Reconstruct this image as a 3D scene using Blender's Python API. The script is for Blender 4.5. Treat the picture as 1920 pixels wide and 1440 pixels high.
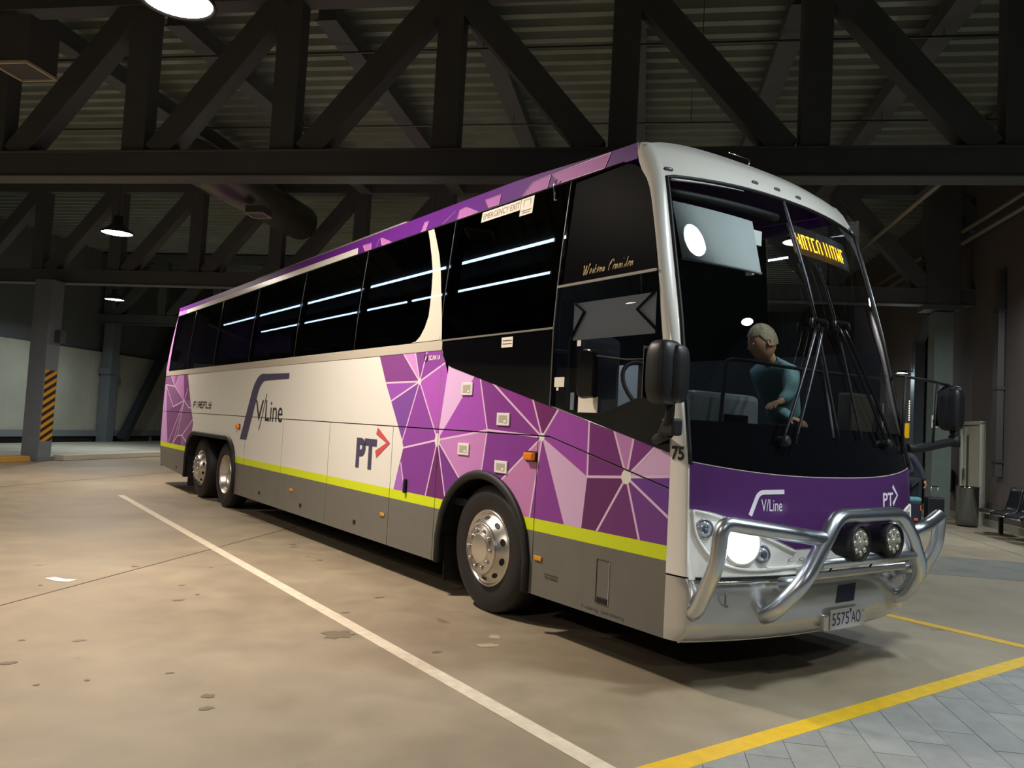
import bpy, bmesh, math, random
from mathutils import Vector, Matrix
random.seed(7)
scene = bpy.context.scene
COL = scene.collection
for o in list(bpy.data.objects):
    bpy.data.objects.remove(o)

# ---------------------------------------------------------------- camera, world, exposure
CAM_F, CAM_YAW, CAM_PITCH, CAM_ROLL = 1481.03, 0.6192, 0.0543, 0.0533
CAM_POS = Vector((-3.5101, -3.2667, 1.461))
def make_camera():
    cy, sy, cp, sp = math.cos(CAM_YAW), math.sin(CAM_YAW), math.cos(CAM_PITCH), math.sin(CAM_PITCH)
    fw = Vector((sy * cp, cy * cp, sp)); rt = Vector((cy, -sy, 0)); up = rt.cross(fw)
    c, s = math.cos(CAM_ROLL), math.sin(CAM_ROLL)
    r2 = rt * c + up * s; u2 = up * c - rt * s
    cd = bpy.data.cameras.new('camera'); cd.sensor_width = 36.0; cd.sensor_fit = 'HORIZONTAL'
    cd.lens = CAM_F / 1920 * 36; cd.clip_start = 0.05; cd.clip_end = 300
    co = bpy.data.objects.new('camera', cd); COL.objects.link(co)
    m = Matrix((r2, u2, -fw)).transposed().to_4x4(); m.translation = CAM_POS
    co.matrix_world = m; scene.camera = co
make_camera()
world = bpy.data.worlds.new('world'); scene.world = world; world.use_nodes = True
world.node_tree.nodes['Background'].inputs[0].default_value = (0.75, 0.85, 1.0, 1)
world.node_tree.nodes['Background'].inputs[1].default_value = 0.028
vs = scene.view_settings
vs.view_transform = 'Standard'; vs.look = 'None'; vs.gamma = 1.0; vs.exposure = 0.0
vs.use_curve_mapping = False
WARM = (1.0, 0.87, 0.74); COOL = (0.86, 0.96, 1.0)
LAMP_POWER = 235.0
# hall grid: a runs along the trusses, b runs from truss to truss (45 degrees to the coach)
Q = math.sqrt(0.5)
def W(a, b, z=0.0):
    return Vector(((a + b) * Q, (b - a) * Q, z))
E1 = Vector((Q, -Q, 0)); E2 = Vector((Q, Q, 0)); UP = Vector((0, 0, 1))

# ---------------------------------------------------------------- materials
def lin(c):
    c = c / 255.0
    return c / 12.92 if c <= 0.04045 else ((c + 0.055) / 1.055) ** 2.4
def hx(s):
    return (lin(int(s[0:2], 16)), lin(int(s[2:4], 16)), lin(int(s[4:6], 16)), 1)
MATS = {}
def mat(name, col, rough=0.5, metal=0.0, emit=None, estr=0.0, noise=0.0, nscale=8.0, coat=0.0, bump=0.0, bscale=40.0, spec=None):
    if name in MATS: return MATS[name]
    m = bpy.data.materials.new(name); m.use_nodes = True
    nt = m.node_tree; p = nt.nodes['Principled BSDF']
    c = hx(col) if isinstance(col, str) else (*col, 1)
    p.inputs['Base Color'].default_value = c
    p.inputs['Roughness'].default_value = rough; p.inputs['Metallic'].default_value = metal
    p.inputs['Coat Weight'].default_value = coat
    if spec is not None: p.inputs['Specular IOR Level'].default_value = spec
    if emit:
        p.inputs['Emission Color'].default_value = hx(emit) if isinstance(emit, str) else (*emit, 1)
        p.inputs['Emission Strength'].default_value = estr
    if noise > 0 or bump > 0:
        tc = nt.nodes.new('ShaderNodeTexCoord')
        n = nt.nodes.new('ShaderNodeTexNoise'); n.inputs['Scale'].default_value = nscale; n.inputs['Detail'].default_value = 6
        nt.links.new(tc.outputs['Object'], n.inputs['Vector'])
        if noise > 0:
            r = nt.nodes.new('ShaderNodeMapRange'); r.inputs['From Min'].default_value = .3; r.inputs['From Max'].default_value = .7
            r.inputs['To Min'].default_value = 1 - noise; r.inputs['To Max'].default_value = 1 + noise
            nt.links.new(n.outputs['Fac'], r.inputs['Value'])
            mx = nt.nodes.new('ShaderNodeVectorMath'); mx.operation = 'SCALE'; mx.inputs[0].default_value = c[:3]
            nt.links.new(r.outputs['Result'], mx.inputs['Scale'])
            nt.links.new(mx.outputs['Vector'], p.inputs['Base Color'])
        if bump > 0:
            n2 = nt.nodes.new('ShaderNodeTexNoise'); n2.inputs['Scale'].default_value = bscale; n2.inputs['Detail'].default_value = 4
            nt.links.new(tc.outputs['Object'], n2.inputs['Vector'])
            b = nt.nodes.new('ShaderNodeBump'); b.inputs['Strength'].default_value = bump; b.inputs['Distance'].default_value = .01
            nt.links.new(n2.outputs['Fac'], b.inputs['Height']); nt.links.new(b.outputs['Normal'], p.inputs['Normal'])
    MATS[name] = m
    return m
def glass(name, tint, ior=1.5, rough=0.0, gl=1.0):
    if name in MATS: return MATS[name]
    m = bpy.data.materials.new(name); m.use_nodes = True; nt = m.node_tree
    for n in list(nt.nodes): nt.nodes.remove(n)
    out = nt.nodes.new('ShaderNodeOutputMaterial'); mix = nt.nodes.new('ShaderNodeMixShader')
    tr = nt.nodes.new('ShaderNodeBsdfTransparent'); tr.inputs[0].default_value = (*tint, 1)
    g = nt.nodes.new('ShaderNodeBsdfGlossy'); g.inputs['Roughness'].default_value = rough; g.inputs['Color'].default_value = (gl, gl, gl, 1)
    f = nt.nodes.new('ShaderNodeFresnel'); f.inputs['IOR'].default_value = ior
    nt.links.new(f.outputs[0], mix.inputs[0]); nt.links.new(tr.outputs[0], mix.inputs[1]); nt.links.new(g.outputs[0], mix.inputs[2])
    nt.links.new(mix.outputs[0], out.inputs[0])
    MATS[name] = m; return m
def concrete(name, c1, c2, c3, rough=0.55):
    m = bpy.data.materials.new(name); m.use_nodes = True; nt = m.node_tree; p = nt.nodes['Principled BSDF']
    tc = nt.nodes.new('ShaderNodeTexCoord')
    def nz(sc, det, dist=0.0):
        n = nt.nodes.new('ShaderNodeTexNoise'); n.inputs['Scale'].default_value = sc; n.inputs['Detail'].default_value = det
        n.inputs['Distortion'].default_value = dist
        nt.links.new(tc.outputs['Object'], n.inputs['Vector']); return n
    n1 = nz(0.55, 5, .4); n2 = nz(3.2, 8, .3); n3 = nz(1.7, 3, 1.0)
    r1 = nt.nodes.new('ShaderNodeValToRGB'); r1.color_ramp.elements[0].color = hx(c1); r1.color_ramp.elements[1].color = hx(c2)
    r1.color_ramp.elements[0].position = .35; r1.color_ramp.elements[1].position = .65
    nt.links.new(n1.outputs['Fac'], r1.inputs['Fac'])
    mr = nt.nodes.new('ShaderNodeMapRange'); mr.inputs['From Min'].default_value = .3; mr.inputs['From Max'].default_value = .7
    mr.inputs['To Min'].default_value = .88; mr.inputs['To Max'].default_value = 1.1; nt.links.new(n2.outputs['Fac'], mr.inputs['Value'])
    sc = nt.nodes.new('ShaderNodeVectorMath'); sc.operation = 'SCALE'
    nt.links.new(r1.outputs['Color'], sc.inputs[0]); nt.links.new(mr.outputs['Result'], sc.inputs['Scale'])
    # scattered oil spots with edges of their own
    r3 = nt.nodes.new('ShaderNodeValToRGB'); r3.color_ramp.elements[0].position = .70; r3.color_ramp.elements[1].position = .76
    nt.links.new(n3.outputs['Fac'], r3.inputs['Fac'])
    mx = nt.nodes.new('ShaderNodeMix'); mx.data_type = 'RGBA'
    nt.links.new(r3.outputs['Color'], mx.inputs['Factor']); nt.links.new(sc.outputs['Vector'], mx.inputs['A']); mx.inputs['B'].default_value = hx(c3)
    nt.links.new(mx.outputs['Result'], p.inputs['Base Color'])
    rr = nt.nodes.new('ShaderNodeMapRange'); rr.inputs['To Min'].default_value = rough - .12; rr.inputs['To Max'].default_value = rough + .12
    nt.links.new(n2.outputs['Fac'], rr.inputs['Value']); nt.links.new(rr.outputs['Result'], p.inputs['Roughness'])
    b = nt.nodes.new('ShaderNodeBump'); b.inputs['Strength'].default_value = .08; b.inputs['Distance'].default_value = .01
    n4 = nz(60, 5); nt.links.new(n4.outputs['Fac'], b.inputs['Height']); nt.links.new(b.outputs['Normal'], p.inputs['Normal'])
    MATS[name] = m; return m

M_WHITE = mat('white_paint', 'e9e6de', .28, coat=.4)
M_TRIM = mat('beige_trim', 'bdb5a5', .35)
M_SKIRT = mat('grey_skirt_paint', '6c6a63', .42, noise=.05, nscale=5)
M_LIME = mat('lime_stripe', 'd2e01c', .4)
M_BLACK = mat('black_gloss', '08080b', .06, coat=.3)
M_BLACKM = mat('black_matt', '0c0c0d', .6)
M_RUBBER = mat('rubber', '141313', .6, bump=.15, bscale=60)
M_TYRE = mat('tyre_rubber', '171414', .6, noise=.12, nscale=25)
M_CHROME = mat('polished_alloy', 'dad6d0', .2, 1.0)
M_ALU = mat('bullbar_alloy', 'cdd2d8', .3, 1.0)
M_BUMPER = mat('bumper_silver', 'c2c1bd', .18, .5, coat=.5)
M_DARK = mat('dark_interior', '101014', .8)
M_AMBER = mat('amber_lens', 'e07a18', .25, emit='e07a18', estr=.15)
M_RED = mat('print_red', 'c8555a', .4)
M_NAVY = mat('print_navy', '4a4560', .4)
M_INK = mat('print_ink', '2b2a2f', .5)
M_PURPLE = mat('purple_panel', '573069', .25, coat=.4)
M_LABEL = mat('label_white', 'ece4d6', .5)
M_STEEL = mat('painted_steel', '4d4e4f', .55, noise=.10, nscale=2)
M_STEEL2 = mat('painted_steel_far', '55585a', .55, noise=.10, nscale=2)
M_LENS = mat('clear_lens', 'c8ccd2', .08, .6)
M_STRIPW = mat('print_white', 'efe9f0', .35)

# ---------------------------------------------------------------- mesh builder
def norm_poly(poly):
    a = sum(poly[i][0] * poly[(i + 1) % len(poly)][1] - poly[(i + 1) % len(poly)][0] * poly[i][1] for i in range(len(poly)))
    return a / 2
def clip(sub, cell):
    if norm_poly(cell) < 0: cell = cell[::-1]
    out = list(sub)
    for i in range(len(cell)):
        ax, ay = cell[i]; bx, by = cell[(i + 1) % len(cell)]
        src, out = out, []
        if not src: return []
        for j in range(len(src)):
            p, r = src[j - 1], src[j]
            dp = (bx - ax) * (p[1] - ay) - (by - ay) * (p[0] - ax)
            dr = (bx - ax) * (r[1] - ay) - (by - ay) * (r[0] - ax)
            if (dp >= 0) != (dr >= 0):
                t = dp / (dp - dr); out.append((p[0] + t * (r[0] - p[0]), p[1] + t * (r[1] - p[1])))
            if dr >= 0: out.append(r)
    res = []
    for p in out:
        if not res or abs(p[0] - res[-1][0]) + abs(p[1] - res[-1][1]) > 1e-5: res.append(p)
    if len(res) > 2 and abs(res[0][0] - res[-1][0]) + abs(res[0][1] - res[-1][1]) < 1e-5: res.pop()
    return res if len(res) > 2 and abs(norm_poly(res)) > 1e-7 else []
def catmull(pts, k=6, closed=False):
    P = [Vector(p) for p in pts]; n = len(P); out = []
    rng = range(n) if closed else range(n - 1)
    for i in rng:
        p0 = P[(i - 1) % n] if closed or i > 0 else P[0]; p1 = P[i]; p2 = P[(i + 1) % n]
        p3 = P[(i + 2) % n] if closed or i + 2 < n else P[-1]
        for j in range(k):
            t = j / k
            out.append(.5 * ((2 * p1) + (p2 - p0) * t + (2 * p0 - 5 * p1 + 4 * p2 - p3) * t * t + (3 * p1 - p0 - 3 * p2 + p3) * t ** 3))
    if not closed: out.append(P[-1])
    return out
def fillet(pts, r, k=5):
    P = [Vector(p) for p in pts]; out = [P[0]]
    for i in range(1, len(P) - 1):
        d1 = (P[i - 1] - P[i]); d2 = (P[i + 1] - P[i]); L = min(r, d1.length * .48, d2.length * .48)
        a = P[i] + d1.normalized() * L; b = P[i] + d2.normalized() * L
        for j in range(k + 1):
            t = j / k; out.append(a * (1 - t) ** 2 + P[i] * 2 * t * (1 - t) + b * t * t)
    out.append(P[-1]); return out
class MB:
    def __init__(s): s.v = []; s.f = []; s.m = []; s.s = []
    def add(s, vs_, fs, mi=0, sm=False):
        o = len(s.v); s.v += [tuple(v) for v in vs_]
        for f in fs: s.f.append(tuple(o + i for i in f)); s.m.append(mi); s.s.append(sm)
        return s
    def ngon(s, pts, mi=0): return s.add(pts, [tuple(range(len(pts)))], mi)
    def obox(s, c, ax, ay, az, mi=0):
        c, ax, ay, az = Vector(c), Vector(ax), Vector(ay), Vector(az)
        vs_ = [c + ax * i + ay * j + az * k for k in (-1, 1) for j in (-1, 1) for i in (-1, 1)]
        fs = [(0, 2, 3, 1), (4, 5, 7, 6), (0, 1, 5, 4), (2, 6, 7, 3), (0, 4, 6, 2), (1, 3, 7, 5)]
        if ax.cross(ay).dot(az) < 0: fs = [f[::-1] for f in fs]
        return s.add(vs_, fs, mi)
    def box(s, x0, x1, y0, y1, z0, z1, mi=0):
        return s.obox(((x0 + x1) / 2, (y0 + y1) / 2, (z0 + z1) / 2), (abs(x1 - x0) / 2, 0, 0), (0, abs(y1 - y0) / 2, 0), (0, 0, abs(z1 - z0) / 2), mi)
    def beam(s, p, r, w, h, up=UP, mi=0):
        p, r = Vector(p), Vector(r); d = (r - p); L = d.length; d.normalize()
        sd = d.cross(Vector(up)); sd.normalize(); u = sd.cross(d)
        return s.obox((p + r) / 2, d * L / 2, sd * w / 2, u * h / 2, mi)
    def tube(s, path, r, n=10, mi=0, closed=False, caps=True, flat=None):
        P = [Vector(p) for p in path]; N = len(P)
        R = r if isinstance(r, (list, tuple)) else [r] * N
        T = []
        for i in range(N):
            a = P[i - 1] if i or closed else P[0]; b = P[(i + 1) % N] if i < N - 1 or closed else P[-1]
            t = (b - a); T.append(t.normalized() if t.length else Vector((0, 0, 1)))
        u = T[0].orthogonal().normalized(); vs_ = []
        for i in range(N):
            u = (u - T[i] * u.dot(T[i])); u.normalize(); w = T[i].cross(u)
            for k in range(n):
                th = 2 * math.pi * k / n
                off = u * math.cos(th) * R[i] + w * math.sin(th) * R[i]
                if flat: off = off - Vector(flat[0]) * off.dot(Vector(flat[0])) * (1 - flat[1])
                vs_.append(P[i] + off)
        fs = []
        for i in range(N if closed else N - 1):
            j = (i + 1) % N
            for k in range(n):
                k2 = (k + 1) % n; fs.append((i * n + k, i * n + k2, j * n + k2, j * n + k))
        o = len(s.v); s.add(vs_, fs, mi, True)
        if caps and not closed:
            s.f.append(tuple(o + k for k in range(n))[::-1]); s.m.append(mi); s.s.append(False)
            s.f.append(tuple(o + (N - 1) * n + k for k in range(n))); s.m.append(mi); s.s.append(False)
        return s
    def lathe(s, prof, org, axis, n=32, mi=0, sm=True, caps=True):
        org = Vector(org); ax = Vector(axis).normalized(); u = ax.orthogonal().normalized(); w = ax.cross(u)
        vs_ = []; fs = []; N = len(prof)
        for (r, h) in prof:
            for k in range(n):
                th = 2 * math.pi * k / n; vs_.append(org + ax * h + (u * math.cos(th) + w * math.sin(th)) * r)
        for i in range(N - 1):
            for k in range(n):
                k2 = (k + 1) % n; fs.append((i * n + k, i * n + k2, (i + 1) * n + k2, (i + 1) * n + k))
        o = len(s.v); s.add(vs_, fs, mi, sm)
        if caps and prof[0][0] > 1e-4: s.f.append(tuple(o + k for k in range(n))[::-1]); s.m.append(mi); s.s.append(False)
        if caps and prof[-1][0] > 1e-4: s.f.append(tuple(o + (N - 1) * n + k for k in range(n))); s.m.append(mi); s.s.append(False)
        return s
    def grid(s, fn, nu, nv, mi=0, sm=True, flip=False):
        vs_ = [fn(i / nu, j / nv) for j in range(nv + 1) for i in range(nu + 1)]
        fs = []
        for j in range(nv):
            for i in range(nu):
                a = j * (nu + 1) + i; f = (a, a + 1, a + nu + 2, a + nu + 1); fs.append(f[::-1] if flip else f)
        return s.add(vs_, fs, mi, sm)
    def prism(s, poly, fn, t0, t1, mi=0):
        n = len(poly)
        A = [fn(p, t0) for p in poly]; B = [fn(p, t1) for p in poly]
        return s.add(A + B, [tuple(range(n))[::-1], tuple(range(n, 2 * n))] + [(i, (i + 1) % n, n + (i + 1) % n, n + i) for i in range(n)], mi)
    def mesh(s, name, mats):
        me = bpy.data.meshes.new(name); me.from_pydata(s.v, [], s.f)
        for m in (mats if isinstance(mats, (list, tuple)) else [mats]): me.materials.append(m)
        me.polygons.foreach_set('material_index', s.m); me.polygons.foreach_set('use_smooth', s.s); me.update()
        return me
    def build(s, name, mats, parent=None, bevel=0, seg=2, fix=False):
        me = s.mesh(name, mats)
        if fix:
            bm = bmesh.new(); bm.from_mesh(me); bmesh.ops.recalc_face_normals(bm, faces=bm.faces); bm.to_mesh(me); bm.free()
        o = bpy.data.objects.new(name, me); COL.objects.link(o)
        if bevel:
            b = o.modifiers.new('bevel', 'BEVEL'); b.width = bevel; b.segments = seg; b.limit_method = 'ANGLE'
        if parent is not None: put(o, parent)
        return o
def put(o, parent):
    o.parent = parent; o.matrix_parent_inverse = parent.matrix_world.inverted() if parent.type == 'EMPTY' else Matrix()
def tag(o, label, cat, group=None, kind=None):
    if label: o['label'] = label
    if cat: o['category'] = cat
    if group: o['group'] = group
    if kind: o['kind'] = kind
    return o
def struct(o): o['kind'] = 'structure'; return o
def empty(name, loc=(0, 0, 0), label=None, cat=None, group=None):
    o = bpy.data.objects.new(name, None); COL.objects.link(o); o.location = loc; o.empty_display_size = .2
    o.matrix_world = Matrix.Translation(Vector(loc))
    return tag(o, label, cat, group)
def copy_tree(root, loc, label=None):
    r = root.copy(); COL.objects.link(r); r.location = loc
    if label: r['label'] = label
    for ch in root.children:
        c = ch.copy(); COL.objects.link(c); c.parent = r; c.matrix_parent_inverse = ch.matrix_parent_inverse.copy()
        for g in ch.children:
            d = g.copy(); COL.objects.link(d); d.parent = c; d.matrix_parent_inverse = g.matrix_parent_inverse.copy()
    return r
def text_verts(body, size=1.0, shear=0.0, bold=0.0):
    cu = bpy.data.curves.new('t', 'FONT'); cu.body = body; cu.size = size; cu.shear = shear; cu.offset = bold
    cu.resolution_u = 4; cu.fill_mode = 'FRONT' if hasattr(cu, 'fill_mode') else 'BOTH'
    ob = bpy.data.objects.new('t', cu); COL.objects.link(ob)
    dg = bpy.context.evaluated_depsgraph_get(); dg.update()
    me = bpy.data.meshes.new_from_object(ob.evaluated_get(dg))
    vs_ = [tuple(v.co) for v in me.vertices]; fs = [tuple(p.vertices) for p in me.polygons]
    bpy.data.objects.remove(ob); bpy.data.curves.remove(cu); bpy.data.meshes.remove(me)
    return vs_, fs
def text_on(name, body, fn, x0, x1, y0, y1, m, parent, shear=0.0, bold=0.0):
    """lettering stretched to the box x0..x1 / y0..y1 of a surface given by fn(u, v)"""
    vs_, fs = text_verts(body, 1.0, shear, bold)
    ax = min(v[0] for v in vs_); bx = max(v[0] for v in vs_); ay = min(v[1] for v in vs_); by = max(v[1] for v in vs_)
    mb = MB(); mb.add([fn(x0 + (v[0] - ax) / (bx - ax) * (x1 - x0), y0 + (v[1] - ay) / (by - ay) * (y1 - y0)) for v in vs_], fs)
    return mb.build(name, m, parent)

# ================================================================= THE HALL
M_FLOOR = concrete('floor_concrete', '837661', '968974', '726653')
M_PLAT = concrete('platform_concrete', '9c9a8c', 'aeac9e', '8f8c7e')
def build_floor():
    fl = MB().box(-60, 60, -60, 60, -.12, 0).build('floor', M_FLOOR); struct(fl)
    mw = mat('line_white', 'cfc3ae', .6, noise=.12, nscale=14); my = mat('line_yellow', 'd8ae1a', .55, noise=.10, nscale=12)
    MB().box(-1.12, -1.02, -1.9, 11.05, .0, .0035).build('white_bay_line', mw, fl)
    MB().box(-1.6, 3.34, -.865, -.748, .0, .0035).build('yellow_bay_line', my, fl)
    MB().box(3.23, 3.34, -.748, 12.5, .0, .0035).build('yellow_bay_line', my, fl)
    mj = mat('joint_filler', '5c5044', .8)
    for a in (-4.62, -10.8, 5.3):
        MB().obox(W(a, 6, .001), E1 * .008, E2 * 17, (0, 0, .0012)).build('floor_joint', mj, fl)
    # paving slabs in front of the bay, each one a piece
    pal = [mat('paver_%d' % i, c, .6, noise=.10, nscale=9, bump=.1) for i, c in enumerate(('8a8a87', '8e8e8a', '868684', '8b8a85'))]
    bed = MB(); bed.box(-4.0, 7.0, -4.6, -.868, .0, .002).build('paver_bed', mat('paver_bed', '6b6a67', .9), fl)
    region = [(-2.2, -2.6), (5.2, -2.6), (5.2, -.872), (-2.2, -.872)]
    pa, pb, gap = .2055, .411, .0016
    n = 0
    for i in range(-14, 30):
        for j in range(-14, 16):
            a0 = .362 + i * pa; b0 = -.9 + j * pb + (pb / 2 if i % 2 else 0)
            c4 = [(a0 + gap, b0 + gap), (a0 + pa - gap, b0 + gap), (a0 + pa - gap, b0 + pb - gap), (a0 + gap, b0 + pb - gap)]
            xy = [((a + b) * Q, (b - a) * Q) for a, b in c4]
            pl = clip(xy, region)
            if not pl: continue
            if norm_poly(pl) < 0: pl = pl[::-1]
            h = .006 + random.uniform(0, .0012)
            MB().prism(pl, lambda p, t: Vector((p[0], p[1], t)), .001, h).build('paver', pal[random.randrange(4)], fl); n += 1
    MB().obox(W(5.4, 6.15, .001), E1 * 3.1, E2 * .85, (0, 0, .0015)).build('dark_floor_band', concrete('band_dark', '6b6a64', '75746c', '62605a'), fl)  # flat strip toned darker than the floor, running along the truss direction
    # flat marks: spilled patches and a paper scrap
    def blob(name, cx, cy, rx, ry, m, seed, z=.0022):
        r_ = random.Random(seed); pts = []
        for k in range(18):
            th = 2 * math.pi * k / 18; f = 1 + r_.uniform(-.3, .3); pts.append(Vector((cx + rx * f * math.cos(th), cy + ry * f * math.sin(th), z)))
        MB().ngon(pts).build(name, m, fl)
    md = mat('oil_mark', '6f6350', .45); ml = mat('dry_mark', 'a99f88', .7)
    blob('oil_stain', -1.25, 1.78, .10, .10, md, 1); blob('oil_stain', -2.31, .96, .03, .03, md, 2); blob('oil_stain', -2.36, .79, .035, .025, md, 3)
    rs = random.Random(11)
    for k in range(22):
        x_, y_ = rs.uniform(-3.4, -.2), rs.uniform(.2, 5.5); blob('oil_stain', x_, y_, rs.uniform(.012, .045), rs.uniform(.010, .03), md, 20 + k)
    blob('pale_stain', -.46, 1.13, .07, .05, ml, 4); blob('pale_stain', -.30, 1.28, .04, .05, ml, 5)
    return fl
FLOOR = build_floor()
sc_ = MB(); pts = [(-2.74, 4.33), (-2.66, 4.36), (-2.60, 4.25), (-2.52, 4.20), (-2.58, 4.13), (-2.66, 4.17)]
tag(MB().prism(pts, lambda p, t: Vector((p[0], p[1], t)), .0, .006).build('paper_scrap', mat('paper', 'eee6d6', .8), bevel=.002),
    'small torn scrap of white paper on the concrete floor', 'paper scrap')

# ---- corrugated metal deck
def build_ceiling():
    mb = MB(); pitch = .36; z0 = 7.25; d = .11
    m = mat('deck_metal', '949c92', .34, .3, noise=.15, nscale=1.3)
    prof = [(0, 0), (.13, 0), (.17, d), (.32, d), (.36, 0)]
    b = -10.0; pts_ = []
    while b < 33:
        for (db, dz) in prof[:-1]: pts_.append((b + db, z0 + dz))
        b += pitch
    A = [W(-24, p[0], p[1]) for p in pts_]; B = [W(12, p[0], p[1]) for p in pts_]; n = len(pts_)
    mb.add(A + B, [(i, i + 1, n + i + 1, n + i) for i in range(n - 1)])
    A2 = W(-24, -10, 7.5); mb.add([W(-24, -10, 7.55), W(12, -10, 7.55), W(12, 33, 7.55), W(-24, 33, 7.55)], [(0, 1, 2, 3)])
    o = mb.build('ceiling', m); struct(o)
build_ceiling()

# ---- trusses
PANEL = [-22.4, -20.2, -18.0, -15.8, -13.6, -11.4, -9.25, -7.1, -4.96, -2.78, -.57, 1.66, 3.86, 6.05, 8.2]
def truss(b, label, m, a0=0, a1=None, zb=4.53, zt=7.2):
    a1 = len(PANEL) - 1 if a1 is None else a1
    t = empty('roof_truss', W(PANEL[a0], b, zb), label, 'truss', 'steel roof trusses')
    bc = b + .16
    la, lb = PANEL[a0] - .4, PANEL[a1] + .6
    # lower chord: a welded I section so that its flanges show
    c = MB().obox(W((la + lb) / 2, bc, zb + .18), E1 * (lb - la) / 2, E2 * .135, UP * .18)
    c.obox(W((la + lb) / 2, bc, zb + .012), E1 * (lb - la) / 2, E2 * .165, UP * .012)
    c.obox(W((la + lb) / 2, bc, zb + .348), E1 * (lb - la) / 2, E2 * .165, UP * .012)
    c.build('lower_chord', m, t, bevel=.006)
    MB().obox(W((la + lb) / 2, bc, zt - .15), E1 * (lb - la) / 2, E2 * .15, UP * .15).build('upper_chord', m, t, bevel=.006)
    zl, zh = zb + .355, zt - .295
    for i in range(a0, a1 + 1):
        MB().obox(W(PANEL[i], bc, (zl + zh) / 2), E1 * .168, E2 * .12, UP * (zh - zl) / 2).build('vertical', m, t, bevel=.006)
    for i in range(a0, a1):
        p, r = PANEL[i], PANEL[i + 1]
        if r < -2.7: s_, e_ = (p + .32, zl - .02), (r - .12, zh + .02)
        else: s_, e_ = (p + .12, zh + .02), (r - .32, zl - .02)
        MB().beam(W(s_[0], bc, s_[1]), W(e_[0], bc, e_[1]), .262, .33, up=E2.cross(UP)).build('diagonal', m, t, bevel=.006)
    return t
truss(4.6, 'dark grey steel truss with broad diagonals crossing above the coach', M_STEEL)
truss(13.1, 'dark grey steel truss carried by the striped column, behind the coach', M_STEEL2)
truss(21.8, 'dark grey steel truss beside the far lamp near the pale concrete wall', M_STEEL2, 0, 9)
# secondary beams under the deck, truss to truss
for i, a in enumerate([-9.1, -6.9, -4.65, -2.57, -.5, 1.56, 3.45, 5.5]):
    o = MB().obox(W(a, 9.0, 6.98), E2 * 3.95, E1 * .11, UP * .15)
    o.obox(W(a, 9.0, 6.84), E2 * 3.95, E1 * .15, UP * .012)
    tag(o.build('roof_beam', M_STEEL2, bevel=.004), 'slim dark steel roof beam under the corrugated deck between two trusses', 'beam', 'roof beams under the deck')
mp = mat('conduit_grey', '5d605d', .4, .5)
for (b, z, l) in ((5.75, 6.72, 'thin grey pipe hung just under the deck behind the nearest truss'), (8.4, 6.68, 'thin grey pipe hung under the roof beams midway between two trusses')):
    e = empty('service_pipe', W(-12, b, z), l, 'pipe')
    MB().tube([W(-13, b, z), W(8, b, z)], .018, 8).build('pipe', mp, e)
    for a in range(-12, 8, 3):
        MB().tube([W(a + .4, b, z), W(a + .4, b, 7.3)], .006, 5, caps=False).build('hanger_rod', mp, e)
# conduits on the right wall
for a, z, l in ((6.35, 6.1, 'upper of two pale conduits running along the top of the brown wall'), (6.35, 5.85, 'lower of two pale conduits running along the top of the brown wall'), (4.55, 5.9, 'pale conduit hung under the roof clear of the brown wall')):
    e = MB().tube([W(a, 6.5, z), W(a, 20, z)], .045, 10)
    tag(e.build('wall_conduit', mat('conduit_pale', '8b8474', .45, .3)), l, 'pipe', 'conduits by the brown wall')
# round duct with square outlet boxes
md = mat('duct_metal', '6a6a62', .35, .6)
d = empty('air_duct', W(-8.8, 9.5, 6.0), 'large round metal air duct with a square outlet under the deck', 'duct')
MB().tube([W(-8.6, 8.6, 6.1), W(-8.5, 12.9, 6.1)], .42, 24).build('pipe', md, d)
MB().tube([W(-8.6, 8.6, 6.1), W(-8.62, 7.9, 6.1)], [.43, .30], 24).build('reducer', md, d)
def outlet(a, b, z, s_=.19):
    o = empty('air_outlet', W(a, b, z), None, 'air outlet', 'square air outlets')
    hh = .29 if b < 6 else .075
    MB().obox(W(a, b, z + hh + .005), E1 * s_, E2 * s_, UP * hh).build('box', M_STEEL, o)
    f = MB()
    for sx_, (p, r) in enumerate((((-1, -1), (1, -1)), ((1, -1), (1, 1)), ((1, 1), (-1, 1)), ((-1, 1), (-1, -1)))):
        f.beam(W(a + p[0] * s_, b + p[1] * s_, z), W(a + r[0] * s_, b + r[1] * s_, z), .03, .03)
    f.build('rim', mat('outlet_rim', 'b8b09c', .5), o)
    return o
outlet(-8.1, 10.05, 5.5)['label'] = 'square air outlet with pale rim hanging below the round duct'
outlet(-7.75, 3.45, 5.45, .24)['label'] = 'square air outlet with pale rim near the large bright lamp'

# ---- high bay lamps (each fixture carries its own light)
def lamp(a, b, col, label, power, z=4.8):
    t = empty('high_bay_lamp', W(a, b, z), label, 'lamp', 'round high bay lamps')
    m = mat('lamp_housing', '2c2d2e', .5)
    MB().lathe([(.0, .34), (.09, .34), (.10, .20), (.19, .10), (.30, .03), (.31, 0), (.285, .0), (.27, .035)], W(a, b, z), UP, 28).build('housing', m, t)
    MB().tube([W(a, b, z + .33), W(a, b, 7.24)], .012, 6).build('stem', m, t)
    e = bpy.data.materials.get('lamp_glow_' + ('w' if col is WARM else 'c'))
    if not e: e = mat('lamp_glow_' + ('w' if col is WARM else 'c'), 'ffffff', .5, emit=tuple(.5 + .5 * c for c in col), estr=18)
    MB().lathe([(0.0001, .012), (.275, .012), (.275, .02)], W(a, b, z), UP, 28).build('diffuser', e, t)
    ld = bpy.data.lights.new('high_bay', 'AREA'); ld.shape = 'DISK'; ld.size = .5; ld.energy = power; ld.color = col; ld.spread = math.radians(158)
    lo = bpy.data.objects.new('bulb', ld); COL.objects.link(lo); lo.location = W(a, b, z - .004); put(lo, t)
    return t
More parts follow.
